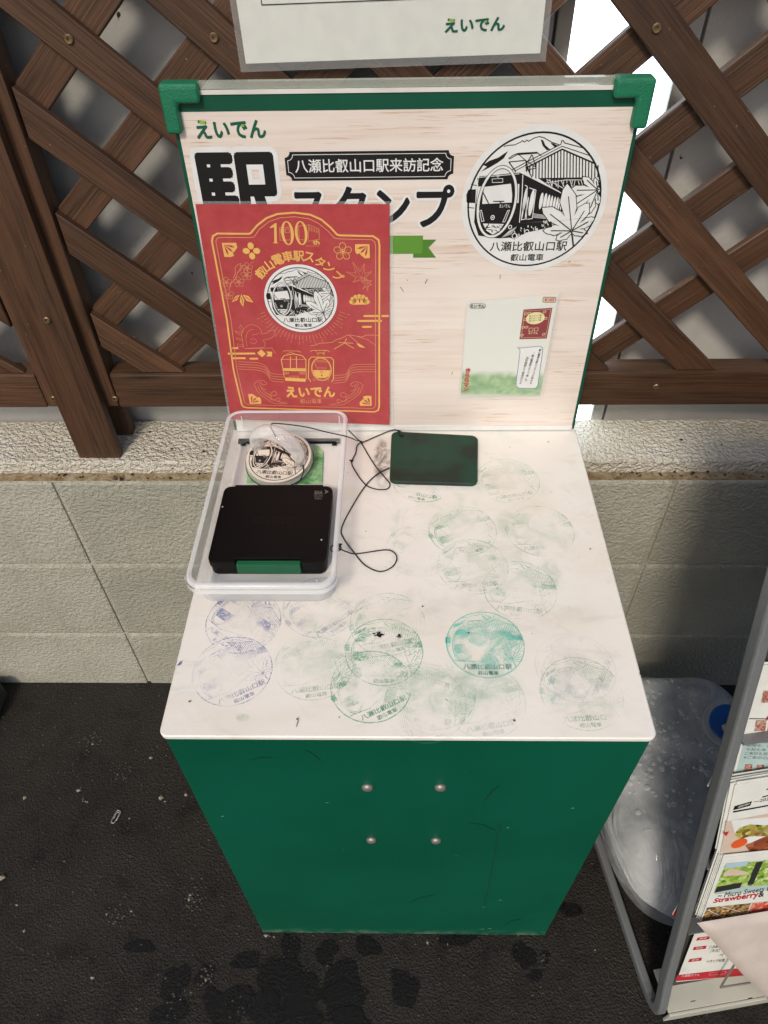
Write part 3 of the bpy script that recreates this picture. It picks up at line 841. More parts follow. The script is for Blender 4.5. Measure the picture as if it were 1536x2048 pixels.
# smears
for (x, y, rx, ry, cc, al) in [(880, 1380, 190, 60, '#7fbf95', .75), (640, 1320, 110, 60, '#8fc39c', .5), (1160, 1385, 90, 70, '#7fae96', .6), (765, 925, 22, 55, '#3a3022', 2.6), (480, 1215, 70, 40, '#55608e', .55), (1140, 1330, 50, 40, '#6f74a0', .5), (990, 1130, 150, 60, '#9ac3a0', .5), (970, 1370, 90, 40, '#7fc4ac', .5), (900, 1050, 60, 35, '#6fb07f', .4), (1030, 1050, 50, 40, '#5fa878', .5), (1000, 960, 120, 30, '#9b9a88', .3), (690, 1210, 60, 18, '#6b6a5e', .7), (860, 1200, 160, 40, '#b0b0a2', .3), (1080, 1230, 160, 30, '#b7bdb0', .3), (760, 1240, 90, 30, '#a8c8ac', .5), (485, 1435, 16, 10, '#2f9a63', .9), (1100, 1150, 30, 40, '#4f9a70', .6), (700, 1350, 26, 50, '#2f8a57', .7)]:
    a = Plane((0, 0, H), (1, 0, 0), (0, 1, 0)).px(x, y); bx_ = TABLE.px(x + rx, y)[0] - a[0]; by_ = TABLE.px(x, y - ry)[1] - a[1]
    dd = Art(); dd.ell(0, 'smear', a, bx_, by_, n=24)
    o = dd.build('ink_smear', lambda X, Y, h: Vector((X, Y, H + .00015)), top); o.color = (*lin(cc)[:3], al * .32)
rs = random.Random(21)
flk = Art()
for (x, y, k, s_) in [(755, 1272, 16, 6), (800, 1276, 6, 4)]:
    for _ in range(k):
        c = TABLE.px(x + rs.gauss(0, s_), y + rs.gauss(0, s_ * .5)); flk.poly(0, 'black', blob(c[0], c[1], rs.uniform(.0006, .002), rs.uniform(.0005, .0012), rs, 7))
for (x, y) in [(1096, 886), (380, 1405), (1028, 1443), (937, 1268), (1280, 1350), (845, 1215), (595, 1440), (1180, 1100)]:
    c = TABLE.px(x, y); flk.poly(0, 'black', blob(c[0], c[1], .0011, .0009, rs, 8))
flk.line(0, 'black', [TABLE.px(593, 1456), TABLE.px(597, 1441)], .0006)
flk.poly(0, 'blue_ink', [TABLE.px(354, 1334), TABLE.px(364, 1323), TABLE.px(361, 1332)])
M['blue_ink'] = printed('blue ink', '#4a5a9a')
o = flk.build('ink_flecks', lambda X, Y, h: Vector((X, Y, H + .0021)), top); o['kind'] = 'stuff'

# ================================================================== SIGN BOARD
board = thing('sign_board', (0, .44, H), 'upright station stamp sign board with green corner guards at the back of the cabinet', 'sign')
B_U0, B_U1, B_V1 = -.2262, .2262, .4055
def bplate(u0, u1, v0, v1, h0, h1):
    b_ = MB(); b_.obox(BOARD.at(u0, v0, h0), BOARD.U * (u1 - u0), BOARD.V * (v1 - v0), BOARD.N * (h1 - h0)); return b_
bplate(B_U0, B_U1, .0012, B_V1, -.006, -.0005).build('backing', M['frame_green'], board, bevel=.0008)
bplate(B_U0 + .0042, B_U1 - .0042, .0030, .3875, 0, .0012).build('print_sheet', M['boardprint'], board)
bplate(B_U0 + .003, B_U1 - .003, .3878, B_V1 - .001, -.0003, .0008).build('top_band', M['frame_green'], board)
bplate(B_U0 + .012, B_U1 - .012, B_V1 + .0012, B_V1 + .0075, -.0055, .0015).build('acrylic_edge', M['acrylic_edge'], board)
bplate(B_U0 + .012, B_U1 - .012, B_V1 - .0030, B_V1 + .0008, .0010, .0022).build('acrylic_lip', M['top_edge'], board)
bplate(B_U0 + .004, B_U1 - .004, .0016, .0085, .0014, .0022).build('bottom_strip', M['white'], board)
def guard(sg):
    # L shaped rounded guard
    b_ = MB(); x = .2318; t = .0150; top_ = .4135
    o_ = [(x, top_), (x, top_ - .0435), (x - t, top_ - .0435), (x - t, top_ - t - .002), (x - .0375, top_ - t - .002), (x - .0375, top_)]
    pts = [BOARD.at(sg * a, c_, -.010) for a, c_ in o_]
    if sg < 0: pts.reverse()
    b_.prism(pts, BOARD.N * .020); return b_.build('corner_guard', M['clip'], board, bevel=.0042, bseg=3, smooth=False)
guard(-1); guard(1)
art = Art()
def logo(a, L, box, m1='logo_green', m2='lime', bold=.035):
    x0, y0, x1, y1 = box; w = x1 - x0; h = y1 - y0
    a.text(L, m1, 'えいでん', box, bold)
    if m2:
        a.poly(L + 1, m2, [(x0 + .065 * w, y1 - .17 * h), (x0 + .15 * w, y1 - .17 * h), (x0 + .15 * w, y1), (x0 + .065 * w, y1)])
        a.poly(L + 1, m2, [(x0 + .66 * w, y1 - .36 * h), (x0 + .70 * w, y1 - .36 * h), (x0 + .70 * w, y1 - .22 * h), (x0 + .66 * w, y1 - .22 * h)])
Bb = BOARD.box
logo(art, 1, Bb(393, 240, 531, 275))
# big title
bx = Bb(399, 309, 558, 470); art.text(0, 'white', '駅', bx, .085, n=16); art.text(1, 'black', '駅', bx, .03)
bx = Bb(586, 372, 905, 453); art.text(0, 'white', 'スタンプ', bx, .085, n=16); art.text(1, 'black', 'スタンプ', bx, .028)
u0, v0, u1, v1 = Bb(571, 301, 907, 359); n_ = .008
def notch(u0, v0, u1, v1, n_):
    out = []
    for cx, cy, a0 in ((u1, v1, 180), (u0, v1, 270), (u0, v0, 0), (u1, v0, 90)):
        for i in range(5):
            a_ = math.radians(a0 + 90 * (4 - i) / 4)
            out.append((cx + n_ * math.cos(a_), cy + n_ * math.sin(a_)))
    return out
art.poly(1, 'black', notch(u0, v0, u1, v1, .0055)); art.line(2, 'white', notch(u0 + .0028, v0 + .0028, u1 - .0028, v1 - .0028, .0055), .0006, True)
art.text(2, 'white', '八瀬比叡山口駅来訪記念', Bb(590, 316, 886, 343), .012)
# green ribbon, mostly under the red poster
for m_, L_, pts in (('ribbon_dark', 1, [(828, 478), (873, 478), (857, 494), (872, 514), (826, 514)]), ('ribbon', 2, [(560, 470), (846, 470), (844, 506), (560, 508)])):
    art.poly(L_, m_, [BOARD.px(*q) for q in pts])
art.merge(EMB, lambda x, y: (EC[0] + x * ER, EC[1] + y * ER))
for (x, y) in [(815, 560), (850, 566), (800, 572), (1140, 520), (905, 742), (1000, 548)]:
    c = BOARD.px(x, y); art.line(3, 'logo_green', [c, (c[0] + rs.uniform(-.004, .004), c[1] + rs.uniform(-.006, .006))], .0006)
art.build('printed_lettering', lambda x, y, h: BOARD.at(x, y, h), board, h0=.0015, dh=.00007)

# ------------------------------------------------------------------ red poster
RED = Plane(BOARD.at(0, 0, .0068), BOARD.U, BOARD.V - BOARD.N * .013)
rp = thing('red_poster', BOARD.at(-.12, .01, .006), 'red and gold anniversary stamp poster taped to the left of the sign board', 'poster')
def sheet(name, pl, corners, h0, h1, mt, parent):
    b_ = MB(); b_.prism([pl.at(*pl.px(*c), h0) for c in corners], pl.N * (h1 - h0)); return b_.build(name, M[mt], parent)
RC = [(391, 408), (779, 408), (779, 849), (462, 838)]
sheet('paper_sheet', RED, RC, 0, .0006, 'red', rp)
b_ = MB(); b_.prism([RED.at(*RED.px(*q), -.0008) for q in ((386, 403), (786, 403), (786, 854), (458, 842))], RED.N * .0004); b_.build('film', M['laminate'], rp)
ra = Art(); G, T = 'gold', 'gold_thin'
def c6(x, y): return RED.px(380 + x / 3.657, 400 + y / 3.657)
def c7(x, y): return RED.px(380 + x / 3.657, 620 + y / 3.657)
mm = .001
def RL(f, L, m_, pts, w, closed=False, sm=0):
    P_ = [Vector(f(*q)) for q in pts]
    if sm: P_ = catmull(P_, sm)
    ra.line(L, m_, [tuple(q) for q in P_], w * mm, closed)
def RP(f, L, m_, pts): ra.poly(L, m_, [f(*q) for q in pts])
def q67(pts): return [c6(x, y) if k == 6 else c7(x, y) for k, x, y in pts]
ra.line(1, G, q67([(7, 380, 690), (7, 320, 440), (6, 270, 870), (6, 162, 300), (6, 168, 262), (6, 200, 243), (6, 430, 245), (6, 445, 240), (6, 490, 185), (6, 560, 130), (6, 640, 100), (6, 765, 90), (6, 880, 105), (6, 960, 140), (6, 1030, 200), (6, 1075, 250), (6, 1095, 256), (6, 1340, 262), (6, 1380, 290), (6, 1386, 330), (7, 1384, 200), (7, 1384, 700), (7, 1376, 730), (7, 1350, 742), (7, 1170, 736), (7, 420, 712), (7, 392, 705)]), 2.0 * mm, True)
ra.line(1, T, q67([(7, 400, 675), (7, 345, 440), (6, 300, 870), (6, 190, 300), (6, 198, 280), (6, 215, 272), (6, 450, 272), (6, 470, 268), (6, 510, 210), (6, 580, 155), (6, 660, 128), (6, 765, 120), (6, 870, 135), (6, 940, 168), (6, 1010, 225), (6, 1055, 275), (6, 1085, 282), (6, 1330, 288), (6, 1352, 305), (6, 1358, 340), (7, 1356, 200), (7, 1358, 690), (7, 1350, 712), (7, 1330, 718), (7, 1170, 712), (7, 430, 690)]), .7 * mm, True)
def crest(f, c, r, a0):
    cx, cy = f(*c)
    ca, sa = math.cos(a0), math.sin(a0)
    def W2(x, y): return (cx + (x * ca - y * sa) * r, cy + (x * sa + y * ca) * r)
    out = [(-1, -1), (1, -1)] + [(1.05 - .15 * i, -.1 + .28 * math.sin(i * 1.1) + i * .16) for i in range(6)] + [(-.3, 1.05), (-1, 1)]
    ra.poly(1, G, [W2(*p) for p in out])
    for ang in (.25, .785, 1.32):
        x0, y0 = -.75, -.75; tx, ty = x0 + 1.55 * math.cos(ang), y0 + 1.55 * math.sin(ang); dx, dy = -math.sin(ang) * .16, math.cos(ang) * .16
        mx, my = x0 + 1.05 * math.cos(ang), y0 + 1.05 * math.sin(ang)
        ra.poly(2, 'red', [W2(x0, y0), W2(mx - dx, my - dy), W2(tx, ty), W2(mx + dx, my + dy)])
crest(c6, (295, 362), .0078, math.radians(-90)); crest(c6, (1262, 372), .0078, math.radians(180)); crest(c7, (475, 648), .0075, 0); crest(c7, (1285, 662), .0075, math.radians(90))
def flower(f, c, r, m_, n=5, fill=False, w=.5, a0=math.pi / 2):
    cx, cy = f(*c)
    for i in range(n):
        a_ = a0 + 2 * math.pi * i / n; pc = (cx + r * .6 * math.cos(a_), cy + r * .6 * math.sin(a_))
        ra.ell(1, m_, pc, r * .42, r * .36, a_, None if fill else w * mm, n=12)
        if not fill: ra.line(1, m_, [(cx, cy), (cx + r * .5 * math.cos(a_), cy + r * .5 * math.sin(a_))], .4 * mm)
    ra.ell(2, m_ if not fill else 'red', (cx, cy), r * .12, r * .12, n=8)
    if fill:
        for i in range(n):
            a_ = a0 + 2 * math.pi * (i + .5) / n; ra.line(2, 'red', [(cx, cy), (cx + r * .8 * math.cos(a_), cy + r * .8 * math.sin(a_))], .5 * mm)
flower(c6, (450, 370), .0095, G, 4, True); flower(c6, (1118, 375), .0098, G, 5, w=.6)
for c in ((420, 495), (415, 548), (358, 597), (268, 600), (282, 690)): flower(c6, c, .0062, T, w=.4)
RL(c6, 1, T, [(318, 570), (335, 530), (330, 490), (352, 470), (372, 460), (368, 500), (345, 540), (330, 580), (295, 615), (290, 650)], .5)
RL(c6, 1, T, [(365, 520), (380, 490), (395, 470)], .5); RL(c6, 1, T, [(440, 462), (465, 450)], .5)
def leaf_line(f, c, tips, w=.45):
    n = len(tips); pts = []
    for i in range(n):
        t, t2 = tips[i], tips[(i + 1) % n]; m_ = ((t[0] + t2[0]) / 2, (t[1] + t2[1]) / 2)
        pts += [t, (c[0] + (m_[0] - c[0]) * .45, c[1] + (m_[1] - c[1]) * .45)]
    RL(f, 1, T, pts, w, True)
    for t in tips: RL(f, 1, T, [c, t], .3)
leaf_line(c6, (1255, 570), [(1142, 522), (1190, 450), (1275, 462), (1330, 520), (1310, 590), (1190, 600)]); leaf_line(c6, (1300, 605), [(1250, 590), (1270, 560), (1330, 585), (1328, 620), (1298, 665), (1262, 650)])
for pts in ([(305, 745), (335, 700), (365, 690), (345, 730)], [(375, 685), (398, 730), (390, 780), (365, 740)], [(385, 690), (430, 700), (465, 748), (415, 735)]):
    RP(c6, 1, G, pts); m0 = ((pts[0][0] + pts[2][0]) / 2, (pts[0][1] + pts[2][1]) / 2); RL(c6, 2, 'red', [((pts[0][0] + m0[0]) / 2, (pts[0][1] + m0[1]) / 2), ((pts[2][0] + m0[0]) / 2, (pts[2][1] + m0[1]) / 2)], .9)
cx, cy = c6(1240, 745)
for i in range(7):
    a_ = math.radians(10 + 160 * i / 6); ra.ell(1, G, (cx + .0085 * math.cos(a_), cy + .0075 * math.sin(a_) - .001), .0036, .0028, a_, n=12)
ra.poly(1, G, [(cx - .0085, cy - .003), (cx + .0085, cy - .003), (cx + .007, cy + .004), (cx - .007, cy + .004)])
for i in (-1, 0, 1): ra.ell(2, 'red', (cx + i * .005, cy + .002), .0009, .0028, -.4 * i, n=10)
def bar(f, pts, w=2.6):
    (x0, y0), (x1, y1) = f(*pts[0]), f(*pts[1]); ra.poly(1, G, rrect(min(x0, x1), max(x0, x1), (y0 + y1) / 2 - w * mm / 2, (y0 + y1) / 2 + w * mm / 2, w * mm * .48, 4))
for p_ in ([(1268, 40), (1380, 42)], [(1222, 76), (1404, 78)], [(1258, 120), (1330, 121)], [(1398, 40), (1456, 42)], [(276, 314), (480, 318)], [(310, 348), (410, 352)], [(435, 352), (500, 354)], [(310, 275), (356, 277)]): bar(c7, p_)
RP(c7, 1, G, [(492, 312), (522, 285), (556, 318), (528, 342)]); RP(c7, 1, G, [(556, 300), (602, 303), (600, 338), (556, 336), (572, 318)])
# line drawing of a long nosed festival mask
RL(c7, 1, T, [(395, 275), (385, 220), (380, 165), (400, 130), (440, 105), (490, 115), (520, 145), (525, 170), (560, 165), (595, 145), (620, 150), (618, 180), (590, 205), (545, 215), (535, 220), (550, 240), (540, 270), (480, 275), (400, 278)], .45, sm=3)
RL(c7, 1, T, [(420, 270), (410, 200), (430, 150), (470, 140)], .4, sm=3); RL(c7, 1, T, [(440, 215), (465, 205), (490, 225), (470, 245), (445, 235)], .4, sm=3); RL(c7, 1, T, [(455, 180), (490, 175), (505, 165)], .4)
for pts in ([(385, 160), (362, 125), (372, 108), (395, 140)], [(380, 190), (335, 160), (330, 150), (375, 165)], [(385, 225), (340, 210), (345, 200), (380, 210)], [(390, 265), (345, 262), (350, 245), (385, 250)]): RL(c7, 1, T, pts, .4, True)
RL(c7, 1, T, [(400, 280), (600, 275), (625, 315)], .5)
# sun rays round the emblem
rc = c6(811, 724); rr_ = abs(c6(811 + 268, 724)[0] - rc[0])
for i in range(30):
    a_ = math.radians(200 + 140 * i / 29); k = 1.10; e_ = 1.34 + .06 * (i % 2)
    for s_, t_ in ((k, (k + e_) / 2 + .02), ((k + e_) / 2 + .06, e_)):
        if i % 3 or s_ == k: ra.line(1, T, [(rc[0] + rr_ * s_ * math.cos(a_), rc[1] + rr_ * s_ * math.sin(a_)), (rc[0] + rr_ * t_ * math.cos(a_), rc[1] + rr_ * t_ * math.sin(a_))], .45 * mm)
# hills
RL(c7, 1, T, [(880, 258), (915, 255), (950, 240), (1010, 238), (1045, 232), (1070, 215), (1105, 205), (1150, 182), (1180, 180), (1225, 190), (1260, 195), (1290, 180), (1378, 182)], .7)
RL(c7, 1, T, [(1165, 183), (1205, 218), (1250, 255)], .7); RL(c7, 1, T, [(1225, 192), (1300, 215), (1358, 255)], .5); RL(c7, 1, G, [(1085, 235), (1195, 240)], .8); RL(c7, 1, G, [(1145, 205), (1130, 240), (1055, 282)], .8); RL(c7, 1, G, [(1135, 240), (1200, 278)], .8)
RP(c7, 1, G, [(1215, 240), (1250, 250), (1285, 275), (1240, 268)])
# rails and the two front views of trains
for k in range(4):
    dy = k * 18; RL(c7, 1, T, [(350, 375 + dy), (480, 382 + dy), (530, 392 + dy), (560, 415 + dy * .9), (575, 440 + dy * .8), (600, 462 + dy), (690, 470 + dy)], .55, sm=3)
    RL(c7, 1, T, [(1355, 395 + dy), (1230, 395 + dy), (1190, 402 + dy), (1165, 425 + dy * .9), (1155, 450 + dy * .8), (1130, 470 + dy), (1050, 478 + dy)], .55, sm=3)
def trn(pts, w=.7, m_=G, cl=False): RL(c7, 2, m_, pts, w, cl)
trn([(668, 360), (690, 330), (755, 318), (820, 330), (848, 358), (848, 425), (680, 425)], 1.0, cl=True); RP(c7, 1, G, [(678, 425), (848, 430), (846, 446), (680, 442)]); RP(c7, 1, G, [(695, 490), (846, 500), (846, 522), (698, 515)])
trn([(735, 335), (735, 425)], 1.0); trn([(778, 335), (780, 425)], 1.0); trn([(668, 358), (845, 358)], .6); trn([(850, 400), (850, 505)], .7); trn([(680, 440), (692, 490)], .7)
for x in (698, 714, 812, 830): ra.ell(2, G, c7(x, 459), .0016, .0014, w=.5 * mm, n=12)
trn([(690, 295), (800, 298)], .6); trn([(705, 320), (740, 305), (770, 320)], .5); trn([(690, 295), (680, 305)], .5); trn([(800, 298), (812, 308)], .5)
for i in range(8): trn([(725 + i * 10, 476), (728 + i * 10, 494)], .5, T)
oc = c7(962, 430); ra.ell(2, G, oc, .0122, .0165, w=.9 * mm, n=36); ra.ell(1, G, (oc[0], oc[1]), .0112, .0154, w=.45 * mm, n=36)
RL(c7, 2, G, [(885, 520), (866, 495), (870, 360), (890, 340), (1030, 345), (1050, 362), (1050, 500), (1035, 525)], 1.1)
RP(c7, 1, G, [(900, 436), (1028, 438), (1015, 480), (990, 494), (930, 494), (908, 475)]); RL(c7, 2, T, [(905, 375), (1025, 378)], .6); RL(c7, 2, T, [(912, 385), (935, 430)], .6); RL(c7, 2, T, [(930, 420), (1000, 422)], .6)
RL(c7, 2, T, [(930, 352), (978, 354), (978, 368), (930, 366)], .5, True); ra.ell(3, 'red', c7(964, 475), .0011, .0012, n=10); ra.ell(3, 'red', c7(962, 450), .0016, .0016, w=.5 * mm, n=10)
for i in range(14): RL(c7, 2, T, [(900 + i * 9, 496 + (i % 3) * 5), (905 + i * 9, 516 - (i % 2) * 8)], .5)
trn([(880, 300), (900, 292), (1005, 292), (1020, 305)], .7); trn([(920, 295), (940, 330)], .5); trn([(990, 295), (975, 330)], .5); trn([(935, 305), (985, 318)], .4); trn([(985, 305), (935, 318)], .4)
# waves
def wave(mir):
    X = (lambda x: x) if not mir else (lambda x: 2 * 868 - x)
    dy = 0 if not mir else 10
    for pts in ([(480, 560), (470, 540), (490, 520), (530, 512), (560, 530), (550, 545), (530, 540)], [(480, 560), (500, 600), (550, 640), (620, 680), (718, 682)], [(495, 550), (515, 590), (560, 625), (640, 665), (700, 676)], [(510, 540), (530, 580), (575, 615), (600, 600), (620, 590), (635, 610), (620, 625), (605, 618)], [(525, 560), (540, 575), (560, 580)], [(570, 630), (600, 620), (590, 650), (620, 655), (650, 640), (660, 655), (640, 668)], [(500, 530), (520, 530), (530, 550)]):
        RL(c7, 1, T, [(X(x), y + dy) for x, y in pts], .5, sm=3)
wave(False); wave(True)
def R7(x0, y0, x1, y1): return (c7(x0, (y0 + y1) / 2)[0], c7((x0 + x1) / 2, y1)[1], c7(x1, (y0 + y1) / 2)[0], c7((x0 + x1) / 2, y0)[1])
def R6(x0, y0, x1, y1): return (c6(x0, (y0 + y1) / 2)[0], c6((x0 + x1) / 2, y1)[1], c6(x1, (y0 + y1) / 2)[0], c6((x0 + x1) / 2, y0)[1])
logo(ra, 1, R7(706, 560, 1058, 632), G, None, .04); ra.text(1, T, '叡山電車', R7(806, 648, 965, 680), .0); RL(c7, 1, T, [(715, 640), (1055, 642)], .3)
RP(c6, 2, G, [(622, 168), (634, 166), (636, 306), (648, 314), (604, 314), (618, 306), (616, 196), (590, 204), (584, 196)])
for cx_ in (714, 814):
    o_ = c6(cx_, 240); n_ = 28; oa = [(o_[0] + .0068 * math.cos(2 * math.pi * i / n_), o_[1] + .0130 * math.sin(2 * math.pi * i / n_)) for i in range(n_)]; ia = [(o_[0] + .0038 * math.cos(2 * math.pi * i / n_), o_[1] + .0118 * math.sin(2 * math.pi * i / n_)) for i in range(n_)]
    ra.raw(2, G, oa + ia, [(i, (i + 1) % n_, n_ + (i + 1) % n_, n_ + i) for i in range(n_)])
ra.text(2, G, 'th', R6(900, 290, 946, 322), .03); ra.text(1, T, 'Anniversary', R6(848, 328, 948, 340), 0)
for pts in ([(655, 200), (735, 195), (740, 290), (660, 292)], [(662, 212), (690, 210), (690, 236), (664, 238)], [(698, 210), (726, 208), (728, 234), (700, 236)], [(865, 175), (944, 210), (946, 285), (866, 300)], [(795, 190), (850, 180), (852, 290), (800, 288)]): RL(c6, 1, T, pts, .5, True)
for i in range(6): RL(c6, 1, T, [(876 + i * 12, 190 + i * 5), (876 + i * 12, 225 + i * 3)], .5)
# lettering round the emblem
ch = '叡山電車駅スタンプ'
ang = [(518, 532), (570, 480), (642, 434), (715, 410), (796, 408), (872, 415), (952, 450), (1020, 492), (1085, 555)]
for c_, q in zip(ch, ang):
    p_ = c6(*q); a_ = math.atan2(p_[1] - rc[1], p_[0] - rc[0]) - math.pi / 2; s_ = .0058 if c_ in '叡山電車駅' else .0052
    ra.text(1, G, c_, (p_[0] - s_, p_[1] - s_, p_[0] + s_, p_[1] + s_), .02, a_ * .8)
ra.merge(EMB, lambda x, y: (rc[0] + x * rr_ * .915, rc[1] + y * rr_ * .915), 3)
ra.build('printed_design', lambda x, y, h: RED.at(x, y, h), rp, h0=.0008, dh=.00007)

# ------------------------------------------------------------------ small card (its cartoon figure is left out)
CARD = Plane(BOARD.at(.07, .1, .0030), BOARD.U + BOARD.N * .035, BOARD.V)
cd_ = thing('notice_card', BOARD.at(.125, .06, .005), 'small white card with speech bubble and green foot, right of the red poster', 'card')
def m_card():
    t = NT('card print with grass'); v = t.coords()
    z = t.n('SeparateXYZ', {0: v}).outputs[2]; n_ = t.noise(v, 90, 4, .6)
    k = t.math('ADD', z, t.math('MULTIPLY', t.math('SUBTRACT', n_, .5), .006))
    c = t.mix(t.ramp(k, .760, .775), t.mix(t.ramp(n_, .35, .65), lin('#5f9a4c'), lin('#98c07e')), lin('#dfe3dc'))
    c = t.mix(t.ramp(z, .731, .741, 1, 0), c, lin('#dfe3dc'))
    t.set(Base_Color=c, Roughness=.4, Coat_Weight=.2); return t.m
M['card'] = m_card()
M['card_red'] = printed('card red', '#c03a30'); M['maroon'] = printed('card maroon', '#8a3d44'); M['bubble'] = printed('bubble blue', '#3f6ea8'); M['tag'] = printed('tag ochre', '#a8823c'); M['grey_print'] = printed('grey print', '#77786f'); M['cream_p'] = printed('cream print', '#e2d9a8')
KC = [(935, 605), (1117, 588), (1080, 790), (921, 793)]
sheet('card_sheet', CARD, KC, 0, .0005, 'card', cd_)
b_ = MB(); b_.prism([CARD.at(*CARD.px(*q), .0007) for q in ((931, 600), (1123, 583), (1085, 797), (914, 799))], CARD.N * .0003); b_.build('film', M['laminate'], cd_)
ka = Art()
def c8(x, y): return CARD.px(880 + x / 5.12, 560 + y / 5.12)
def K8(x0, y0, x1, y1): return (c8(x0, (y0 + y1) / 2)[0], c8((x0 + x1) / 2, y1)[1], c8(x1, (y0 + y1) / 2)[0], c8((x0 + x1) / 2, y0)[1])
u0, v0, u1, v1 = K8(300, 236, 468, 288); ka.line(1, 'black', rrect(u0, u1, v0, v1, .004), .0004, True); ka.text(1, 'black', 'えいでん', K8(312, 246, 456, 280), .04)
u0, v0, u1, v1 = K8(1054, 172, 1184, 222); ka.line(1, 'tag', rrect(u0, u1, v0, v1, .0015), .0010, True); ka.text(1, 'card_red', '¥100I', K8(1070, 182, 1168, 212), .03)
ka.poly(1, 'maroon', [c8(*q) for q in ((855, 298), (1150, 280), (1092, 594), (812, 602))])
ka.line(2, 'cream_p', [c8(*q) for q in ((868, 312), (1134, 296), (1080, 578), (830, 588))], .0003, True)
p_ = c8(975, 386); ka.ell(2, 'cream_p', p_, .0108, .0078, .15, n=24)
for k in range(3): ka.text(3, 'logo_green', '駅スタンプ帳', (p_[0] - .007, p_[1] - .004 + k * .003, p_[0] + .007, p_[1] - .0018 + k * .003), .01, .12)
ka.text(2, 'cream_p', 'えいでん', K8(905, 528, 1000, 548), .02); ka.line(2, 'cream_p', [c8(*q) for q in ((912, 488), (952, 486), (950, 518), (908, 520))], .0004, True); ka.line(2, 'cream_p', [c8(*q) for q in ((968, 486), (1004, 484), (1002, 516), (964, 518))], .0004, True)
for (x, y) in ((880, 340), (915, 335), (1070, 322), (870, 400), (1080, 388), (850, 480), (885, 478), (1060, 550), (838, 560)): ka.ell(2, 'cream_p', c8(x, y), .0018, .0013, .5, n=8, w=.0005)
bub = [(845, 690), (1020, 672), (1048, 690), (1050, 720), (1000, 1070), (985, 1098), (960, 1104), (805, 1100), (780, 1080), (780, 1040), (820, 720), (812, 700), (790, 685), (825, 692)]
ka.poly(1, 'white', [c8(*q) for q in bub]); ka.line(2, 'bubble', [c8(*q) for q in bub], .0006, True)
for txt, q in (('叡山電車全駅のスタンプが押せる', (964, 700, 990, 1060)), ('「叡山電車駅スタンプ帳」を', (905, 735, 932, 1030)), ('出町柳駅にて販売中だよ', (845, 778, 872, 1060))):
    u0, v0, u1, v1 = K8(*q); ka.text(2, 'black', txt, (u0, v0, u1, v1), .02, -.11, True)
ka.text(1, 'card_red', 'きららマン', K8(248, 900, 300, 1135), .05, -.05, True)
ka.build('printed_text', lambda x, y, h: CARD.at(x, y, h), cd_, h0=.0011, dh=.00006)

# ------------------------------------------------------------------ laminated notice on the lattice
NOT = Plane((0, .4945, 0), (1, 0, 0), (0, 0, 1))
nt = thing('laminated_notice', (0, .494, 1.2), 'white laminated notice hung on the lattice above the sign board', 'notice')
p0 = NOT.px(492, 127); p1 = NOT.px(1080, 106); dx = Vector((p1[0] - p0[0], p1[1] - p0[1])).normalized(); dy = Vector((-dx.y, dx.x)); wN = (Vector(p1) - Vector(p0)).length
def npos(a, c_, h): q = Vector(p0) + dx * a + dy * c_; return NOT.at(q.x, q.y, h)
b_ = MB(); b_.prism([npos(*q, .0004) for q in ((0, 0), (wN, 0), (wN, .205), (0, .205))], NOT.N * .0004); b_.build('paper_sheet', M['paper'], nt)
b_ = MB(); b_.prism([npos(*q, .0010) for q in ((-.006, -.007), (wN + .006, -.007), (wN + .006, .212), (-.006, .212))], NOT.N * .0003); b_.build('film', M['laminate'], nt)
na = Art()
def nuv(x, y): q = Vector(NOT.px(x, y)) - Vector(p0); return (q.dot(dx), q.dot(dy))
a0, a1 = nuv(524, 9), nuv(1000, 2)
na.line(1, 'black', [(a0[0], .19), a0, (wN - .022, a0[1]), (wN - .022, .19)], .0008, True)
l0, l1 = nuv(890, 64), nuv(1010, 33); logo(na, 1, (l0[0], l0[1] - .000, l1[0], l1[1]), 'logo_green', 'lime')
na.build('printed_text', npos, nt, h0=.0014, dh=.00008)

# ================================================================== THINGS ON THE CABINET
tr = thing('plastic_tray', (-.147, .28, H), 'clear plastic tray holding the black ink pad and stamp on the cabinet', 'tray')
TX0, TX1, TY0, TY1, TZ = -.2235, -.0700, .1345, .4180, H + .050
def loop(ix, y0i, y1i, z, r): return [(x, y, z) for x, y in rrect(TX0 + ix, TX1 - ix, TY0 + y0i, TY1 - y1i, r, 6)]
b = MB(); b.loft([loop(.0050, .006, .005, TZ - .0008, .014), loop(.0085, .014, .0075, H + .008, .014), loop(.0105, .018, .0095, H + .0025, .013), loop(.014, .022, .013, H + .0012, .012)], False, True)
b.build('tray_body', M['tray'], tr, smooth=True)
b = MB(); b.loft([loop(.0055, .0065, .0055, TZ - .0002, .014), loop(.0030, .0035, .0030, TZ + .0010, .016), loop(.0008, .0010, .0008, TZ + .0002, .018), loop(0, 0, 0, TZ - .003, .0185), loop(.0006, .0006, .0006, TZ - .0045, .018)]); b.build('rim', M['tray_rim'], tr, smooth=True)
# deeper lip along the front
front = [p for p in rrect(TX0 - .0015, TX1 + .0015, TY0 - .0022, TY1 + .001, .020, 6) if p[1] < TY0 + .035]
front.sort(key=lambda p: p[0]); L0 = [(x, y, TZ - .0018) for x, y in front]; L1 = [(x, y + .0008, TZ - .0095) for x, y in front]
b = MB(); b.loft([L0, L1], closed=False); b.build('front_lip', M['tray_rim'], tr, smooth=True)
# two moulded ribs on the back wall and one in front
for x, y in ((-.206, TY1 - .0078), (-.082, TY1 - .0078), (-.090, TY0 + .0125)):
    b = MB(); b.box(x - .0006, x + .0006, y - .0006, y + .0004, TZ - .024, TZ - .004); b.build('rib', M['tray_rim'], tr)

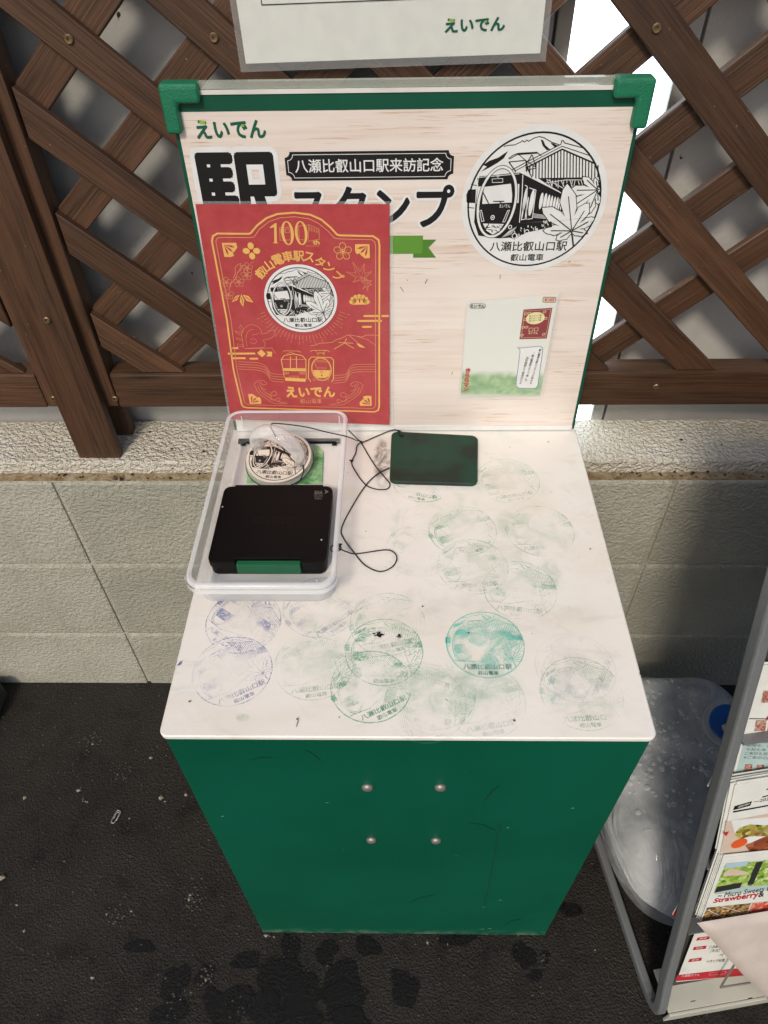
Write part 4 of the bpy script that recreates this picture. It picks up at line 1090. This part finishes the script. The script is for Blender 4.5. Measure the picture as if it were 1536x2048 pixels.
# paper pad soaked with green ink, and the black strip lying in the tray
pc = thing('ink_sheet', (-.14, .345, H), 'small green ink soaked sheet under the clear stamp in the tray', 'paper')
SH = Plane((0, 0, H + .0022), (1, 0, 0), (0, 1, 0))
b = MB(); b.prism([SH.at(*SH.px(*q)) for q in ((494, 966), (644, 968), (647, 905), (636, 893), (505, 893), (494, 908))], (0, 0, .0012)); b.build('paper_sheet', M['greencard'], pc)
st = thing('plastic_strip', (-.14, .386, H), 'thin black plastic strip lying across the back of the tray', 'strip')
p = SH.px(477, 884); q = SH.px(680, 884)
b = MB(); b.box(p[0], q[0], p[1] - .004, p[1] + .004, H + .0018, H + .0050); b.build('strip_bar', M['pad_black'], st, bevel=.0008)
for x in (p[0] + .004, q[0] - .010): 
    b = MB(); b.box(x, x + .006, p[1] - .0075, p[1] - .0042, H + .0018, H + .0045); b.build('strip_foot', M['pad_black'], st)

# ------------------------------------------------------------------ ink pad
pd = thing('ink_pad', (-.148, .25, H), 'closed black ink pad with green latch in the clear tray', 'ink pad')
PZ = H + .0235
PAD = Plane((0, 0, PZ), (1, 0, 0), (0, 1, 0))
L = [PAD.px(*q) for q in ((444, 972), (664, 972), (655, 1124), (419, 1126))]
x0, x1, y0, y1 = (L[0][0] + L[3][0]) / 2, (L[1][0] + L[2][0]) / 2, (L[2][1] + L[3][1]) / 2, (L[0][1] + L[1][1]) / 2
nx0, nx1, nd = x0 + .0305, x1 - .0275, .006
out = [q for q in rrect(x0, x1, y0, y1, .009, 5)]
# cut the latch notch into the front edge (last loop corner order: right-top, left-top, left-bottom, right-bottom)
k = 18
outn = out[:k] + [(nx0, y0), (nx0, y0 + nd), (nx1, y0 + nd), (nx1, y0)] + out[k:]
lid = MB(); lid.loft([[(a, c, PZ - .0105) for a, c in outn], [(a, c, PZ) for a, c in outn]], True, True)
lid.build('lid', M['pad_black'], pd, bevel=.0012)
b = MB(); L2 = rrect(x0 + .001, x1 - .001, y0 + .001, y1 - .001, .009, 5); b.loft([[(a, c, H + .0022) for a, c in L2], [(a, c, PZ - .0112) for a, c in L2]], True, True); b.build('case', M['pad_black'], pd, bevel=.001)
b = MB(); b.box(nx0 + .0008, nx1 - .0008, y0 - .0015, y0 + nd - .0008, H + .006, PZ - .0025); b.build('latch', M['latch'], pd, bevel=.001)
b = MB(); b.box(x0 + .012, x1 - .012, y1 - .0005, y1 + .003, PZ - .012, PZ - .0008); b.build('hinge', M['pad_black'], pd, bevel=.0008)
pa = Art()
bx = PAD.box(503, 1033, 590, 1056); pa.text(0, 'pad_raise', 'Shachihata', (bx[0], bx[1], bx[2], bx[3]), .02, math.pi)
pa.build('raised_lettering', lambda x, y, h: Vector((x, y, PZ + h)), pd, h0=.0003)
pa = Art(); pa.text(0, 'pad_grey', 'SIAA', PAD.box(629, 982, 645, 989), .03); pa.text(0, 'pad_grey', 'ISO 22196', PAD.box(629, 990, 645, 994), 0); pa.text(0, 'pad_grey', '抗菌加工', PAD.box(629, 995, 644, 999), 0)
c = PAD.px(650, 984); pa.poly(0, 'pad_grey', [(c[0] - .001, c[1] + .004), (c[0] + .0045, c[1]), (c[0] - .001, c[1] - .004), (c[0] + .001, c[1])])
pa.build('printed_mark', lambda x, y, h: Vector((x, y, PZ + h)), pd, h0=.0003)
for x, y in ((643, 1080), (445, 1014)):
    c = PAD.px(x, y); a = Art(); a.ell(0, 'white', c, .0010, .0010, n=10); a.build('dot', lambda X, Y, h: Vector((X, Y, PZ + h)), pd, h0=.0004)

# ------------------------------------------------------------------ clear stamp
stp = thing('rubber_stamp', (-.139, .345, H), 'clear acrylic round stamp with arched handle and train design, in the tray', 'stamp')
sc_ = SH.px(563, 932); SC = Vector((sc_[0], sc_[1] - .002, H + .0052))
ST = Plane(SC, (.985, -.10, .02), (.115, .97, .16))
def disc(r, h0, h1, n=40):
    return [[ST.at(r * math.cos(2 * math.pi * i / n), r * math.sin(2 * math.pi * i / n), h) for i in range(n)] for h in (h0, h1)]
b = MB(); b.loft(disc(.0395, .0045, .008), True, True); b.build('rubber_die', M['stamp_clear'], stp)
b = MB(); l1 = disc(.041, .0082, .0165); b.loft([l1[0], disc(.042, .0095, .0150)[0], disc(.042, .0095, .0150)[1], l1[1]], True, True); b.build('acrylic_base', M['stamp_clear'], stp, smooth=False)
b = MB(); b.loft(disc(.0385, .0158, .0168), True, True); b.build('design_disc', M['stamp_cream'], stp)
a = Art(); a.merge(EMB, lambda x, y: (x * .0372, y * .0372), 0, None)
a.it = [(l, ('stamp_cream' if m_ == 'white' else m_), v, f) for l, m_, v, f in a.it]
a.build('printed_design', lambda x, y, h: ST.at(x, y, h), stp, h0=.0172, dh=.00006)
# the second ring of lines seen at the edge of the clear base
b = MB()
for rr in (.0424,):
    b.tube([ST.at(rr * math.cos(t), rr * math.sin(t), .0090) for t in [2 * math.pi * i / 48 for i in range(49)]], .0006, 5)
b.build('base_ring', M['black'], stp)
pth = []
for i in range(17):
    t = math.pi * i / 16; pth.append(ST.at(-.029 * math.cos(t) , .010 - .010 * math.cos(t) * -1 - .006, 0.0172 + .040 * math.sin(t) ** .7))
b = MB(); b.tube(pth, lambda t: (.0095 + .0025 * math.sin(math.pi * t), .0062 + .0018 * math.sin(math.pi * t)), 18); b.build('handle', M['stamp_handle'], stp, smooth=True)

# ------------------------------------------------------------------ green mat with hole
pl = thing('rubber_mat', (.04, .38, H), 'dark green rounded mat tied to a black cord, behind the printed stamps', 'mat')
MT = Plane((0, 0, H + .0058), (1, 0, 0), (0, 1, 0))
qd = [Vector(MT.px(*q)) for q in ((783, 862), (956, 871), (955, 967), (779, 962))]
def bil(u, v): return qd[3] * (1 - u) * (1 - v) + qd[2] * u * (1 - v) + qd[1] * u * v + qd[0] * (1 - u) * v
Lm = [bil((x + .055) / .11, (y + .048) / .096) for x, y in rrect(-.055, .055, -.048, .048, .0085, 6)]
cm = sum(Lm, Vector((0, 0))) / len(Lm)
Li = [cm + (p - cm) * .985 for p in Lm]
b = MB(); b.loft([[(p.x, p.y, H + .0006) for p in Lm], [(p.x, p.y, H + .0045) for p in Lm], [(p.x, p.y, H + .0058) for p in Li]], True, True); b.build('mat_slab', M['plate'], pl)
hp = MT.px(804, 872); a = Art(); a.ell(0, 'hole', hp, .0032, .0026, n=14); a.build('hole', lambda x, y, h: Vector((x, y, H + .0058 + h)), pl, h0=.0002)

# ------------------------------------------------------------------ cords
def c2(x, y, z): return on_z(350 + x / 3.2, 790 + y / 3.2, H + z)
ca = thing('cord', (.0, .37, H), 'thin black cord running from the stamp handle over the tray to the green mat', 'cord')
b = MB(); b.tube([c2(812, 440, .024), c2(770, 432, .026), (c2(700, 355, .045)), c2(625, 230, .058), c2(612, 195, .060), c2(650, 182, .060), c2(830, 203, .058), c2(960, 235, .055), c2(1095, 265, .053), c2(1160, 290, .025), c2(1190, 305, .003), c2(1235, 380, .0016), c2(1290, 465, .0016), c2(1345, 530, .0016), c2(1375, 570, .0016), c2(1355, 602, .0016), c2(1285, 602, .0016), c2(1215, 570, .0018), c2(1150, 480, .0016), c2(1130, 430, .0016), c2(1155, 375, .0016), c2(1165, 325, .0016), c2(1190, 303, .0040), c2(1215, 297, .003), c2(1300, 260, .0030), c2(1385, 226, .0050), c2(1425, 228, .0085), c2(1448, 262, .0068)], .00075, 6, smooth=5)
b.build('strand', M['cord'], ca, smooth=True)
def knot(x, y, z, parent, s=.0022, seed=1):
    rr = random.Random(seed); c = c2(x, y, z); b_ = MB()
    b_.tube([c + Vector((rr.uniform(-s, s), rr.uniform(-s, s), rr.uniform(0, s))) for _ in range(7)], .0008, 6, smooth=4); b_.build('knot', M['cord'], parent, smooth=True)
knot(1190, 303, .002, ca, .0024, 1); knot(1128, 428, .002, ca, .0022, 2); knot(1435, 236, .0075, ca, .0022, 3)
b = MB(); b.tube([c2(1112, 226, .03), c2(1150, 265, .012), c2(1190, 303, .003)], .00075, 6, smooth=4); b.build('strand', M['cord'], ca, smooth=True)
b = MB(); b.tube([c2(812, 415, .022), c2(818, 440, .022), c2(822, 490, .022), c2(800, 545, .0262), c2(760, 570, .0262)], .00075, 6, smooth=4); b.build('strand', M['cord'], ca, smooth=True)
cb = thing('cord', (-.06, .22, H), 'thin black cord looped on the tabletop beside the tray, tied through its wall', 'cord')
b = MB(); b.tube([c2(1372, 466, .0012), c2(1290, 510, .0026), c2(1215, 585, .0030), c2(1130, 720, .0014), c2(1066, 850, .0014), c2(1078, 915, .0014), c2(1150, 1013, .0014), c2(1215, 1088, .0014), c2(1310, 1130, .0014), c2(1390, 1100, .0014), c2(1420, 1045, .0014), c2(1395, 1003, .0014), c2(1335, 992, .0014), c2(1160, 1016, .0030), c2(1095, 1002, .010), c2(1058, 985, .022)], .00075, 6, smooth=5); b.build('strand', M['cord'], cb, smooth=True)
knot(1052, 975, .024, cb, .0035, 5)
b = MB(); b.tube([c2(1055, 950, .026), c2(1062, 985, .024), c2(1040, 998, .024), c2(1005, 1000, .022), c2(998, 975, .022), c2(1015, 960, .023)], .0008, 6, smooth=4); b.build('loop', M['cord'], cb, smooth=True)

# ================================================================== BROCHURE RACK
EB = Vector((-.153, .988, 0)).normalized(); LR = Vector((.988, .153, 0)).normalized(); P0 = Vector((.3716, -.1073, 0))
UPR = Vector((-.0417, .2695, .9621)).normalized()
RK = Plane(P0, LR, UPR)
rk = thing('brochure_rack', P0 + EB * .1, 'leaning silver metal brochure rack standing on the asphalt at the right edge', 'rack')
def side_frame(off):
    base = P0 + LR * off; w1, w2 = .013, .017
    path = []
    for t in (1.05, .6, .3, .12): path.append(base + UPR * t)
    c0 = base + UPR * .035 + Vector((0, 0, 0))
    for i in range(7):
        t = i / 6; a_ = base + UPR * .045 + Vector((0, 0, .012)); e_ = base + EB * .065 + Vector((0, 0, .012)); m_ = base + Vector((0, 0, .008)) - EB * .004
        path.append(a_ * (1 - t) ** 2 + m_ * 2 * t * (1 - t) + e_ * t * t)
    for t in (.15, .26, .36): path.append(base + EB * t + Vector((0, 0, .012)))
    b_ = MB(); loops = []
    for i, p_ in enumerate(path):
        T = (path[min(i + 1, len(path) - 1)] - path[max(i - 1, 0)]).normalized(); nn = T.cross(LR).normalized()
        cs = rrect(-w1 / 2, w1 / 2, -w2 / 2, w2 / 2, .003, 2)
        loops.append([p_ + LR * (a_ + .0) + nn * c_ for a_, c_ in cs])
    b_.loft(loops, True, True); return b_.build('side_frame', M['alu'], rk)
side_frame(0.0); side_frame(.50)
# base tray with square holes
def rbox(l0, l1, d0, d1, z0, z1, name, mt, bv=.001, parent=rk):
    b_ = MB(); b_.obox(P0 + LR * l0 + EB * d0 + Vector((0, 0, z0)), LR * (l1 - l0), EB * (d1 - d0), Vector((0, 0, z1 - z0))); return b_.build(name, M[mt], parent, bevel=bv)
fp = rbox(.0095, .488, -.004, .000, .006, .043, 'base_front', 'base_white')
rbox(.0095, .488, .0003, .055, .0385, .0425, 'base_shelf', 'base_white')
BF = Plane(P0 + EB * -.0042, LR, (0, 0, 1))
for x, y in ((1386, 2002), (1500, 1996)):
    u, v = BF.px(x, y); rbox(u - .003, u + .003, -.0046, -.0041, v - .002, v + .002, 'slot', 'hole', 0, fp)
# shelf bars and back sheet
def lean_box(u0, u1, v0, v1, h0, h1, name, mt, parent=rk, bv=0):
    b_ = MB(); b_.obox(RK.at(u0, v0, h0), RK.U * (u1 - u0), RK.V * (v1 - v0), RK.N * (h1 - h0)); return b_.build(name, M[mt], parent, bevel=bv)
M['rack_dark'] = plain('dark rack back', '#3c3a36', .6)
lean_box(.0098, .488, .06, 1.0, -.016, -.014, 'back_sheet', 'rack_dark')
for v in (.243, .383, .60): lean_box(.0098, .488, v - .012, v - .009, -.0135, .006, 'ledge', 'alu')
b = MB(); w0 = RK.px(1432, 1957); w1 = RK.px(1475, 1885); b.tube([RK.at(w0[0], w0[1], .012), RK.at(w1[0], w1[1], .012), RK.at(w1[0] + .02, w1[1] + .10, .012)], .0016, 6); b.build('wire', M['steel'], rk)
b = MB(); b.tube([RK.at(w0[0], w0[1], .012), RK.at(w0[0] + .25, w0[1] - .01, .012)], .0016, 6); b.build('wire', M['steel'], rk)

# pictures for the leaflets
def m_food(name, cols, sc=60):
    t = NT(name); v = t.coords(); n_ = t.n('TexVoronoi', {'Vector': v, 'Scale': float(sc), 'Randomness': 1.0}).outputs['Color']
    s_ = t.n('SeparateColor', {0: n_}).outputs[0]; cr = t.n('ValToRGB', {0: s_}); e_ = cr.color_ramp
    e_.elements[0].color = lin(cols[0]); e_.elements[-1].color = lin(cols[-1])
    for i, c_ in enumerate(cols[1:-1]): k_ = e_.elements.new((i + 1) / (len(cols) - 1)); k_.color = lin(c_)
    t.set(Base_Color=t.mix(t.ramp(t.noise(v, sc * 4, 4, .7), .35, .65, 0, .45), cr.outputs[0], lin(cols[1]), 'MULTIPLY'), Roughness=.35, Coat_Weight=.2); return t.m
M['salad'] = m_food('leaf salad picture', ['#7d8c2c', '#b5b04a', '#5a2a24', '#d8cf8a', '#8a4a30'], 170)
M['meat'] = m_food('meat picture', ['#8a4a2a', '#a85c38', '#6b2f1c', '#c07a50'], 120)
M['nuts'] = m_food('nut tart picture', ['#c8a468', '#8a6030', '#2a1a10', '#e0c890', '#5a3a1c'], 300)
M['berry'] = m_food('berry picture', ['#c03a34', '#d8604c', '#e6b8a0', '#a8242a'], 160)
M['garden'] = m_food('garden picture', ['#7fa83a', '#b8cf6a', '#4f7a2c', '#9ac04a', '#dfe8c0'], 200)
M['tomato'] = printed('tomato', '#d65a28'); M['beige_p'] = printed('beige print', '#cbb8a6'); M['sky_p'] = printed('sky print', '#a9c4d4'); M['dk_p'] = printed('charcoal print', '#2e2f30'); M['crimson'] = printed('crimson print', '#b8222e'); M['pale_blue'] = printed('pale blue print', '#a9c0bd'); M['pale_paper'] = printed('pale paper', '#cfcabb'); M['stamp_red'] = m_food('red seal picture', ['#a8463c', '#c8a898', '#8a3a34', '#d8c8b8'], 420)

def at_px(off):
    P_ = Plane(RK.at(0, 0, off), RK.U, RK.V); return P_
def leaflet(name, label, off, corners, art_fn, n_under, group=None, cat='leaflet'):
    pl_ = at_px(off); t = thing(name, pl_.at(*pl_.px(*corners[3])), label, cat, group); rr = random.Random(name + label)
    uv = [Vector(pl_.px(*c_)) for c_ in corners]
    for k_ in range(n_under):
        d = Vector((rr.uniform(-.004, .002), rr.uniform(-.001, .005))); ro = rr.uniform(-.02, .02)
        b_ = MB(); b_.prism([pl_.at(p_.x + d.x - p_.y * ro * .2, p_.y + d.y + p_.x * ro, -.0012 * (k_ + 1)) for p_ in uv], pl_.N * .0005); b_.build('page', M['paper'], t)
    b_ = MB(); b_.prism([pl_.at(p_.x, p_.y, -.0005) for p_ in uv], pl_.N * .0005); b_.build('cover', M['paper'], t)
    a_ = Art(); art_fn(a_, pl_); a_.build('printed_cover', lambda x, y, h: pl_.at(x, y, h), t, h0=.0003, dh=.00006); return t
def skew(a, L, m_, txt, P_, q, bold=0.0):
    # lettering fitted between four photo corners: bottom left, bottom right, top right, top left
    A_, B_, C_, D_ = [Vector(P_.px(*c_)) for c_ in q]
    t = Art(); t.text(0, m_, txt, (0, 0, 1, 1), bold)
    a.merge(t, lambda x, y: tuple(A_ * (1 - x) * (1 - y) + B_ * x * (1 - y) + C_ * x * y + D_ * (1 - x) * y), L)
# food leaflet, upper pocket
def art_food(a, P_):
    f = lambda *q: [P_.px(*c_) for c_ in q]
    a.poly(0, 'beige_p', f((1452, 1643), (1620, 1612), (1600, 1705), (1442, 1708)))
    a.poly(1, 'black', f((1469, 1612), (1504, 1602), (1500, 1611), (1466, 1620)))
    a.poly(1, 'black', f((1466, 1622), (1600, 1598), (1600, 1600), (1466, 1625)))
    skew(a, 2, 'white', '期間', P_, ((1474, 1616), (1497, 1609), (1500, 1605), (1478, 1611))); skew(a, 1, 'black', '～2025年', P_, ((1506, 1608), (1556, 1596), (1558, 1588), (1508, 1600)))
    skew(a, 1, 'black', 'ユ', P_, ((1524, 1595), (1550, 1588), (1554, 1572), (1530, 1578)))
    a.poly(1, 'white', f((1462, 1640), (1610, 1628), (1600, 1690), (1520, 1700), (1470, 1668)))
    a.poly(2, 'salad', f((1468, 1668), (1478, 1655), (1500, 1648), (1530, 1650), (1600, 1640), (1600, 1672), (1500, 1672), (1480, 1678)))
    a.poly(2, 'meat', f((1490, 1690), (1540, 1668), (1610, 1660), (1600, 1700), (1500, 1704)))
    c_ = P_.px(1478, 1686); a.ell(3, 'tomato', c_, .010, .0085, .3, n=20); a.poly(2, 'crimson', f((1445, 1665), (1458, 1662), (1452, 1672)))
leaflet('brochure', 'stack of food leaflets with tomato and salad picture in the upper rack pocket', .010, [(1470, 1570), (1680, 1535), (1640, 1690), (1441, 1706)], art_food, 9, 'leaflets in the rack')
def art_sweet(a, P_):
    f = lambda *q: [P_.px(*c_) for c_ in q]
    a.poly(0, 'garden', f((1450, 1730), (1700, 1700), (1680, 1770), (1428, 1782))); a.poly(1, 'sky_p', f((1452, 1727), (1500, 1722), (1490, 1732), (1450, 1736))); a.poly(1, 'beige_p', f((1448, 1745), (1462, 1736), (1490, 1742), (1500, 1748), (1446, 1752)))
    a.poly(2, 'dk_p', f((1512, 1724), (1526, 1722), (1506, 1768), (1494, 1770))); a.poly(2, 'dk_p', f((1434, 1773), (1484, 1764), (1480, 1775), (1428, 1785))); a.poly(1, 'pale_blue', f((1428, 1785), (1480, 1773), (1680, 1760), (1680, 1770), (1430, 1788)))
    skew(a, 1, 'dk_p', '~ Micro Sweets C', P_, ((1434, 1796), (1541, 1780), (1544, 1770), (1438, 1786)), .01)
    skew(a, 1, 'crimson', 'Strawberry', P_, ((1425, 1808), (1514, 1797), (1518, 1782), (1430, 1797)), .03); skew(a, 1, 'dk_p', '& T', P_, ((1516, 1794), (1542, 1790), (1546, 1777), (1518, 1784)), .02)
    a.poly(1, 'nuts', f((1414, 1815), (1502, 1806), (1488, 1836), (1402, 1842))); a.poly(1, 'berry', f((1504, 1806), (1690, 1785), (1680, 1825), (1490, 1836)))
    a.line(2, 'white', f((1415, 1819), (1455, 1838)), .0008); a.line(2, 'white', f((1440, 1812), (1492, 1826)), .0008); a.line(2, 'white', f((1504, 1804), (1489, 1837)), .0012)
leaflet('brochure', 'stack of dessert leaflets with a red strawberry heading in the lower rack pocket', .014, [(1446, 1715), (1700, 1690), (1660, 1832), (1401, 1842)], art_sweet, 12, 'leaflets in the rack')
def art_times(a, P_):
    f = lambda *q: [P_.px(*c_) for c_ in q]
    for (x, y), tx in zip(((1398, 1862), (1392, 1877), (1385, 1896), (1376, 1920)), ('期間', '時間', '料金', '会場')):
        a.poly(1, 'crimson', f((x, y + 4), (x + 26, y + 1), (x + 28, y - 5), (x + 3, y - 2))); skew(a, 2, 'white', tx, P_, ((x + 6, y + 2), (x + 20, y), (x + 22, y - 3), (x + 8, y - 2)))
    for (x, y), tx in zip(((1425, 1882), (1418, 1897), (1420, 1905), (1438, 1912), (1412, 1926)), ('11:00～', '［1日券］大人', '［平日］大人', '小人 2', 'イタリア料理')): skew(a, 1, 'dk_p', tx, P_, ((x, y), (x + 36, y - 3), (x + 38, y - 9), (x + 2, y - 6)))
    a.poly(1, 'crimson', f((1354, 1950), (1620, 1920), (1620, 1940), (1352, 1962))); skew(a, 2, 'white', '八瀬蔵カフェ', P_, ((1362, 1954), (1398, 1951), (1399, 1946), (1363, 1949))); a.line(2, 'white', f((1418, 1950), (1450, 1947), (1452, 1942), (1420, 1945)), .0003, True)
leaflet('poster_sheet', 'pale sheet with red time and price tags at the foot of the rack', -.006, [(1396, 1850), (1640, 1822), (1620, 1938), (1352, 1964)], art_times, 0, None, 'poster')
def art_up(a, P_):
    f = lambda *q: [P_.px(*c_) for c_ in q]
    a.poly(0, 'pale_blue', f((1490, 1471), (1600, 1470), (1600, 1570), (1466, 1570))); a.line(1, 'dk_p', f((1498, 1437), (1600, 1438)), .0012)
    for k_, tx in enumerate(('春の特別御朱印', '期間中、各寺', '令和七年「叡', 'ご来印を授与い', '※ご来印の授与')):
        skew(a, 1, 'dk_p', tx, P_, ((1494 - k_ * 2, 1485 + k_ * 8), (1552, 1487 + k_ * 8), (1554, 1481 + k_ * 8), (1496 - k_ * 2, 1479 + k_ * 8)))
    for (x, y, w_, h_) in ((1522, 1405, 22, 24), (1508, 1462, 22, 22), (1534, 1462, 22, 22), (1486, 1546, 16, 18), (1510, 1547, 16, 18), (1534, 1548, 16, 18), (1530, 1440, 16, 8)): a.poly(1, 'stamp_red', f((x, y), (x + w_, y), (x + w_ + 3, y - h_), (x + 4, y - h_)))
leaflet('poster_sheet', 'pale blue and cream sheet with red seal pictures, topmost in the rack', -.006, [(1512, 1330), (1660, 1330), (1640, 1575), (1462, 1575)], art_up, 2, None, 'poster')
# blank sheet flopping forward below the dessert leaflets
fl = thing('blank_sheet', RK.at(.03, .24, .02), 'blank pinkish paper sheet flopping forward from the lower rack pocket', 'paper')
b = MB(); nu, nv = 10, 10; F0 = at_px(.022)
A_ = Vector(F0.px(1394, 1846)); B_ = Vector(F0.px(1700, 1800)); C_ = Vector(F0.px(1531, 1988)); D_ = Vector(F0.px(1800, 1960))
for j in range(nv + 1):
    for i in range(nu + 1):
        u, v = i / nu, j / nv; p_ = (A_ * (1 - u) + B_ * u) * (1 - v) + (C_ * (1 - u) + D_ * u) * v
        b.v.append(tuple(F0.at(p_.x, p_.y, .0 + .012 * math.sin(v * 2.2) - .003 * u)))
b.f = [(j * (nu + 1) + i, j * (nu + 1) + i + 1, (j + 1) * (nu + 1) + i + 1, (j + 1) * (nu + 1) + i) for j in range(nv) for i in range(nu)]; b.mi = [0] * len(b.f)
M['blank'] = plain('blank pinkish paper', '#c2b7af', .6)
o = b.build('paper_sheet', M['blank'], fl, smooth=True); sm = o.modifiers.new('thickness', 'SOLIDIFY'); sm.thickness = .0004
# stray leaflet corners past the frame
for lab, q, mt, h_ in (('white leaflet corner sticking out left of the rack frame, above', ((1448, 1505), (1414, 1572), (1450, 1580), (1480, 1500)), 'paper', -.0125), ('red tipped leaflet corner sticking out left of the rack frame, below', ((1378, 1770), (1344, 1828), (1362, 1838), (1400, 1775)), 'paper', -.0125)):
    P_ = at_px(h_); t = thing('loose_leaflet', P_.at(*P_.px(*q[1])), lab, 'leaflet'); uv = [P_.px(*c_) for c_ in q]
    b = MB(); b.prism([P_.at(*c_, 0) for c_ in uv], P_.N * .0008); b.build('page', M[mt], t)
    if 'red' in lab:
        for k_, (tipq) in enumerate((((1354, 1812), (1344, 1829), (1352, 1833), (1360, 1814)), ((1359, 1815), (1353, 1834), (1361, 1837), (1365, 1818)))):
            b = MB(); b.prism([P_.at(*P_.px(*c_), .0010) for c_ in tipq], P_.N * .0002); b.build('red_tip', M['crimson'], t)

# ------------------------------------------------------------------ translucent water bag behind the rack
wb = thing('water_bag', (.45, .18, 0), 'cloudy plastic water bag with droplets and blue cap between cabinet and rack', 'bag')
def m_bag():
    t = NT('cloudy soft plastic'); v = t.coords()
    n_ = t.noise(v, 9, 4, .6, .6)
    c = t.mix(t.ramp(n_, .3, .7), lin('#b5bbc0'), lin('#d8dcdf'))
    w_ = t.noise(t.coords((1, .35, 1), (0, 0, .7)), 16, 4, .55, 1.2)
    nrm = t.bump(w_, .03, .6)
    t.set(Base_Color=c, Roughness=.11, Normal=nrm)
    lw = t.n('LayerWeight', {'Blend': .35, 'Normal': nrm}).outputs['Facing']
    fac = t.math('ADD', t.math('MULTIPLY', lw, .45), t.ramp(n_, .3, .7, .34, .58))
    mx = t.n('MixShader', {0: fac, 1: t.n('BsdfTransparent', {0: (.82, .86, .88, 1)}).outputs[0], 2: t.b.outputs[0]})
    t.t.links.new(mx.outputs[0], t.out.inputs[0])
    return t.m
M['bag'] = m_bag()
def bagpt(u, v, s):
    # u across, v front to back, s=+1 top, -1 bottom
    ax, ay = u * 2 - 1, v * 2 - 1
    sq = (abs(ax) ** 3.2 + abs(ay) ** 3.2); e_ = max(0, 1 - sq) ** .42
    narrow = 1 - .22 * (1 - v) ** 2
    x = .455 + ax * .150 * narrow + .025 * (v - .5) + .02 * (1 - v); y = .005 + v * .375
    zc = .034 + .105 * v ** 1.2; th = .062 + .016 * math.sin(v * 5 + 1) + .010 * math.sin(u * 7 + v * 3) + .005 * math.sin(u * 17 - v * 11) + .004 * math.sin(v * 23 + u * 9) + .007 * abs(math.sin((u - v) * 9))
    return Vector((x, y, zc + (s * th * e_ if s > 0 else -min(th, zc - .006) * e_)))
b = MB(); n = 30
for s in (1, -1):
    k0 = len(b.v)
    for j in range(n + 1):
        for i in range(n + 1):
            # map square to a rounded outline
            u, v = i / n, j / n; ax, ay = u * 2 - 1, v * 2 - 1
            k_ = 1 - .13 * ax * ax * ay * ay * 1.6
            b.v.append(tuple(bagpt((ax * k_ + 1) / 2, (ay * k_ + 1) / 2, s)))
    for j in range(n):
        for i in range(n):
            q = (k0 + j * (n + 1) + i, k0 + j * (n + 1) + i + 1, k0 + (j + 1) * (n + 1) + i + 1, k0 + (j + 1) * (n + 1) + i)
            b.f.append(q if s > 0 else q[::-1]); b.mi.append(0)
b.build('bag_body', M['bag'], wb, smooth=True)
dr_ = MB(); rr = random.Random(9)
def dome(mb_, c, nrm, r):
    nrm = nrm.normalized(); t1 = nrm.orthogonal().normalized(); t2 = nrm.cross(t1); n_ = 8
    loops = [[c + (t1 * math.cos(2 * math.pi * i / n_) + t2 * math.sin(2 * math.pi * i / n_)) * r * a + nrm * r * h for i in range(n_)] for a, h in ((1, -.1), (.86, .32), (.45, .58))]
    mb_.loft(loops, False, True)
for _ in range(420):
    u, v = rr.uniform(.12, .80), min(.95, max(.3, rr.gauss(.66, .17)))
    if u > .62 and v > .78: continue
    c = bagpt(u, v, 1); d1 = bagpt(u + .01, v, 1) - c; d2 = bagpt(u, v + .01, 1) - c
    dome(dr_, c, d1.cross(d2), .0011 + .0045 * rr.random() ** 1.8)
M['drop'] = m_film('water drop', .5, (.75, .79, .82), .01, .3)
o = dr_.build('droplets', M['drop'], wb, smooth=True); o['kind'] = 'stuff'
cc = on_z(1455, 1446, .172); M['cap_blue'] = plain('blue plastic cap', '#1d5aa8', .35); M['spout'] = plain('white plastic spout', '#cfccc2', .4)
nn = Vector((-.15, -.45, 1)).normalized(); t1 = nn.orthogonal().normalized(); t2 = nn.cross(t1)
def ring(r, h, n_=28): return [cc + (t1 * math.cos(2 * math.pi * i / n_) + t2 * math.sin(2 * math.pi * i / n_)) * r + nn * h for i in range(n_)]
b = MB(); b.loft([ring(.040, -.01), ring(.040, .0015), ring(.038, .003), ring(.030, .0032)], False, True); b.build('cap_collar', M['bag'], wb, smooth=False)
b = MB(); b.loft([ring(.030, .0025), ring(.030, .006), ring(.028, .0075), ring(.016, .0070)], False, True); b.build('cap', M['cap_blue'], wb)
b = MB(); s0_ = cc + nn * .012 + Vector((-.002, -.006, 0)); b.tube([s0_ + Vector((-.010, -.008, .002)), s0_ + Vector((.030, .010, .006))], .0082, 16); b.build('spout', M['spout'], wb)

# ------------------------------------------------------------------ small things on the ground
M['clip_steel'] = plain('bright wire', '#d6d2cb', .3, metal=.7)
pcp = thing('paper_clip', on_z(231, 1631, 0), 'small silver paper clip lying on the asphalt left of the cabinet', 'paper clip')
a_ = on_z(225, 1646, .004); e_ = on_z(238, 1622, .004); ax = (e_ - a_); Lc = ax.length; ax.normalize(); bx = Vector((ax.y, -ax.x, 0))
def cp(t, s): return a_ + ax * (t * Lc) + bx * s
b = MB(); b.tube([cp(.35, -.002), cp(.8, -.002), cp(.88, .0005), cp(.8, .003), cp(.12, .003), cp(.0, 0.0), cp(.1, -.0036), cp(.92, -.0036), cp(1.02, 0), cp(.9, .0044), cp(.25, .0044)], .0007, 6, smooth=4); b.build('wire', M['clip_steel'], pcp, smooth=True)
sb = thing('stand_base', (-.84, .4, 0), 'dark grey metal stand base at the left edge beside the wall', 'stand')
b = MB(); b.box(-1.02, -.793, .352, .425, .004, .055); b.build('base_plate', M['dark_metal'], sb, bevel=.004)
b = MB(); b.tube([(-.86, .388, .05), (-.86, .388, 1.1)], .013, 14); b.build('pole', M['dark_metal'], sb, smooth=True)
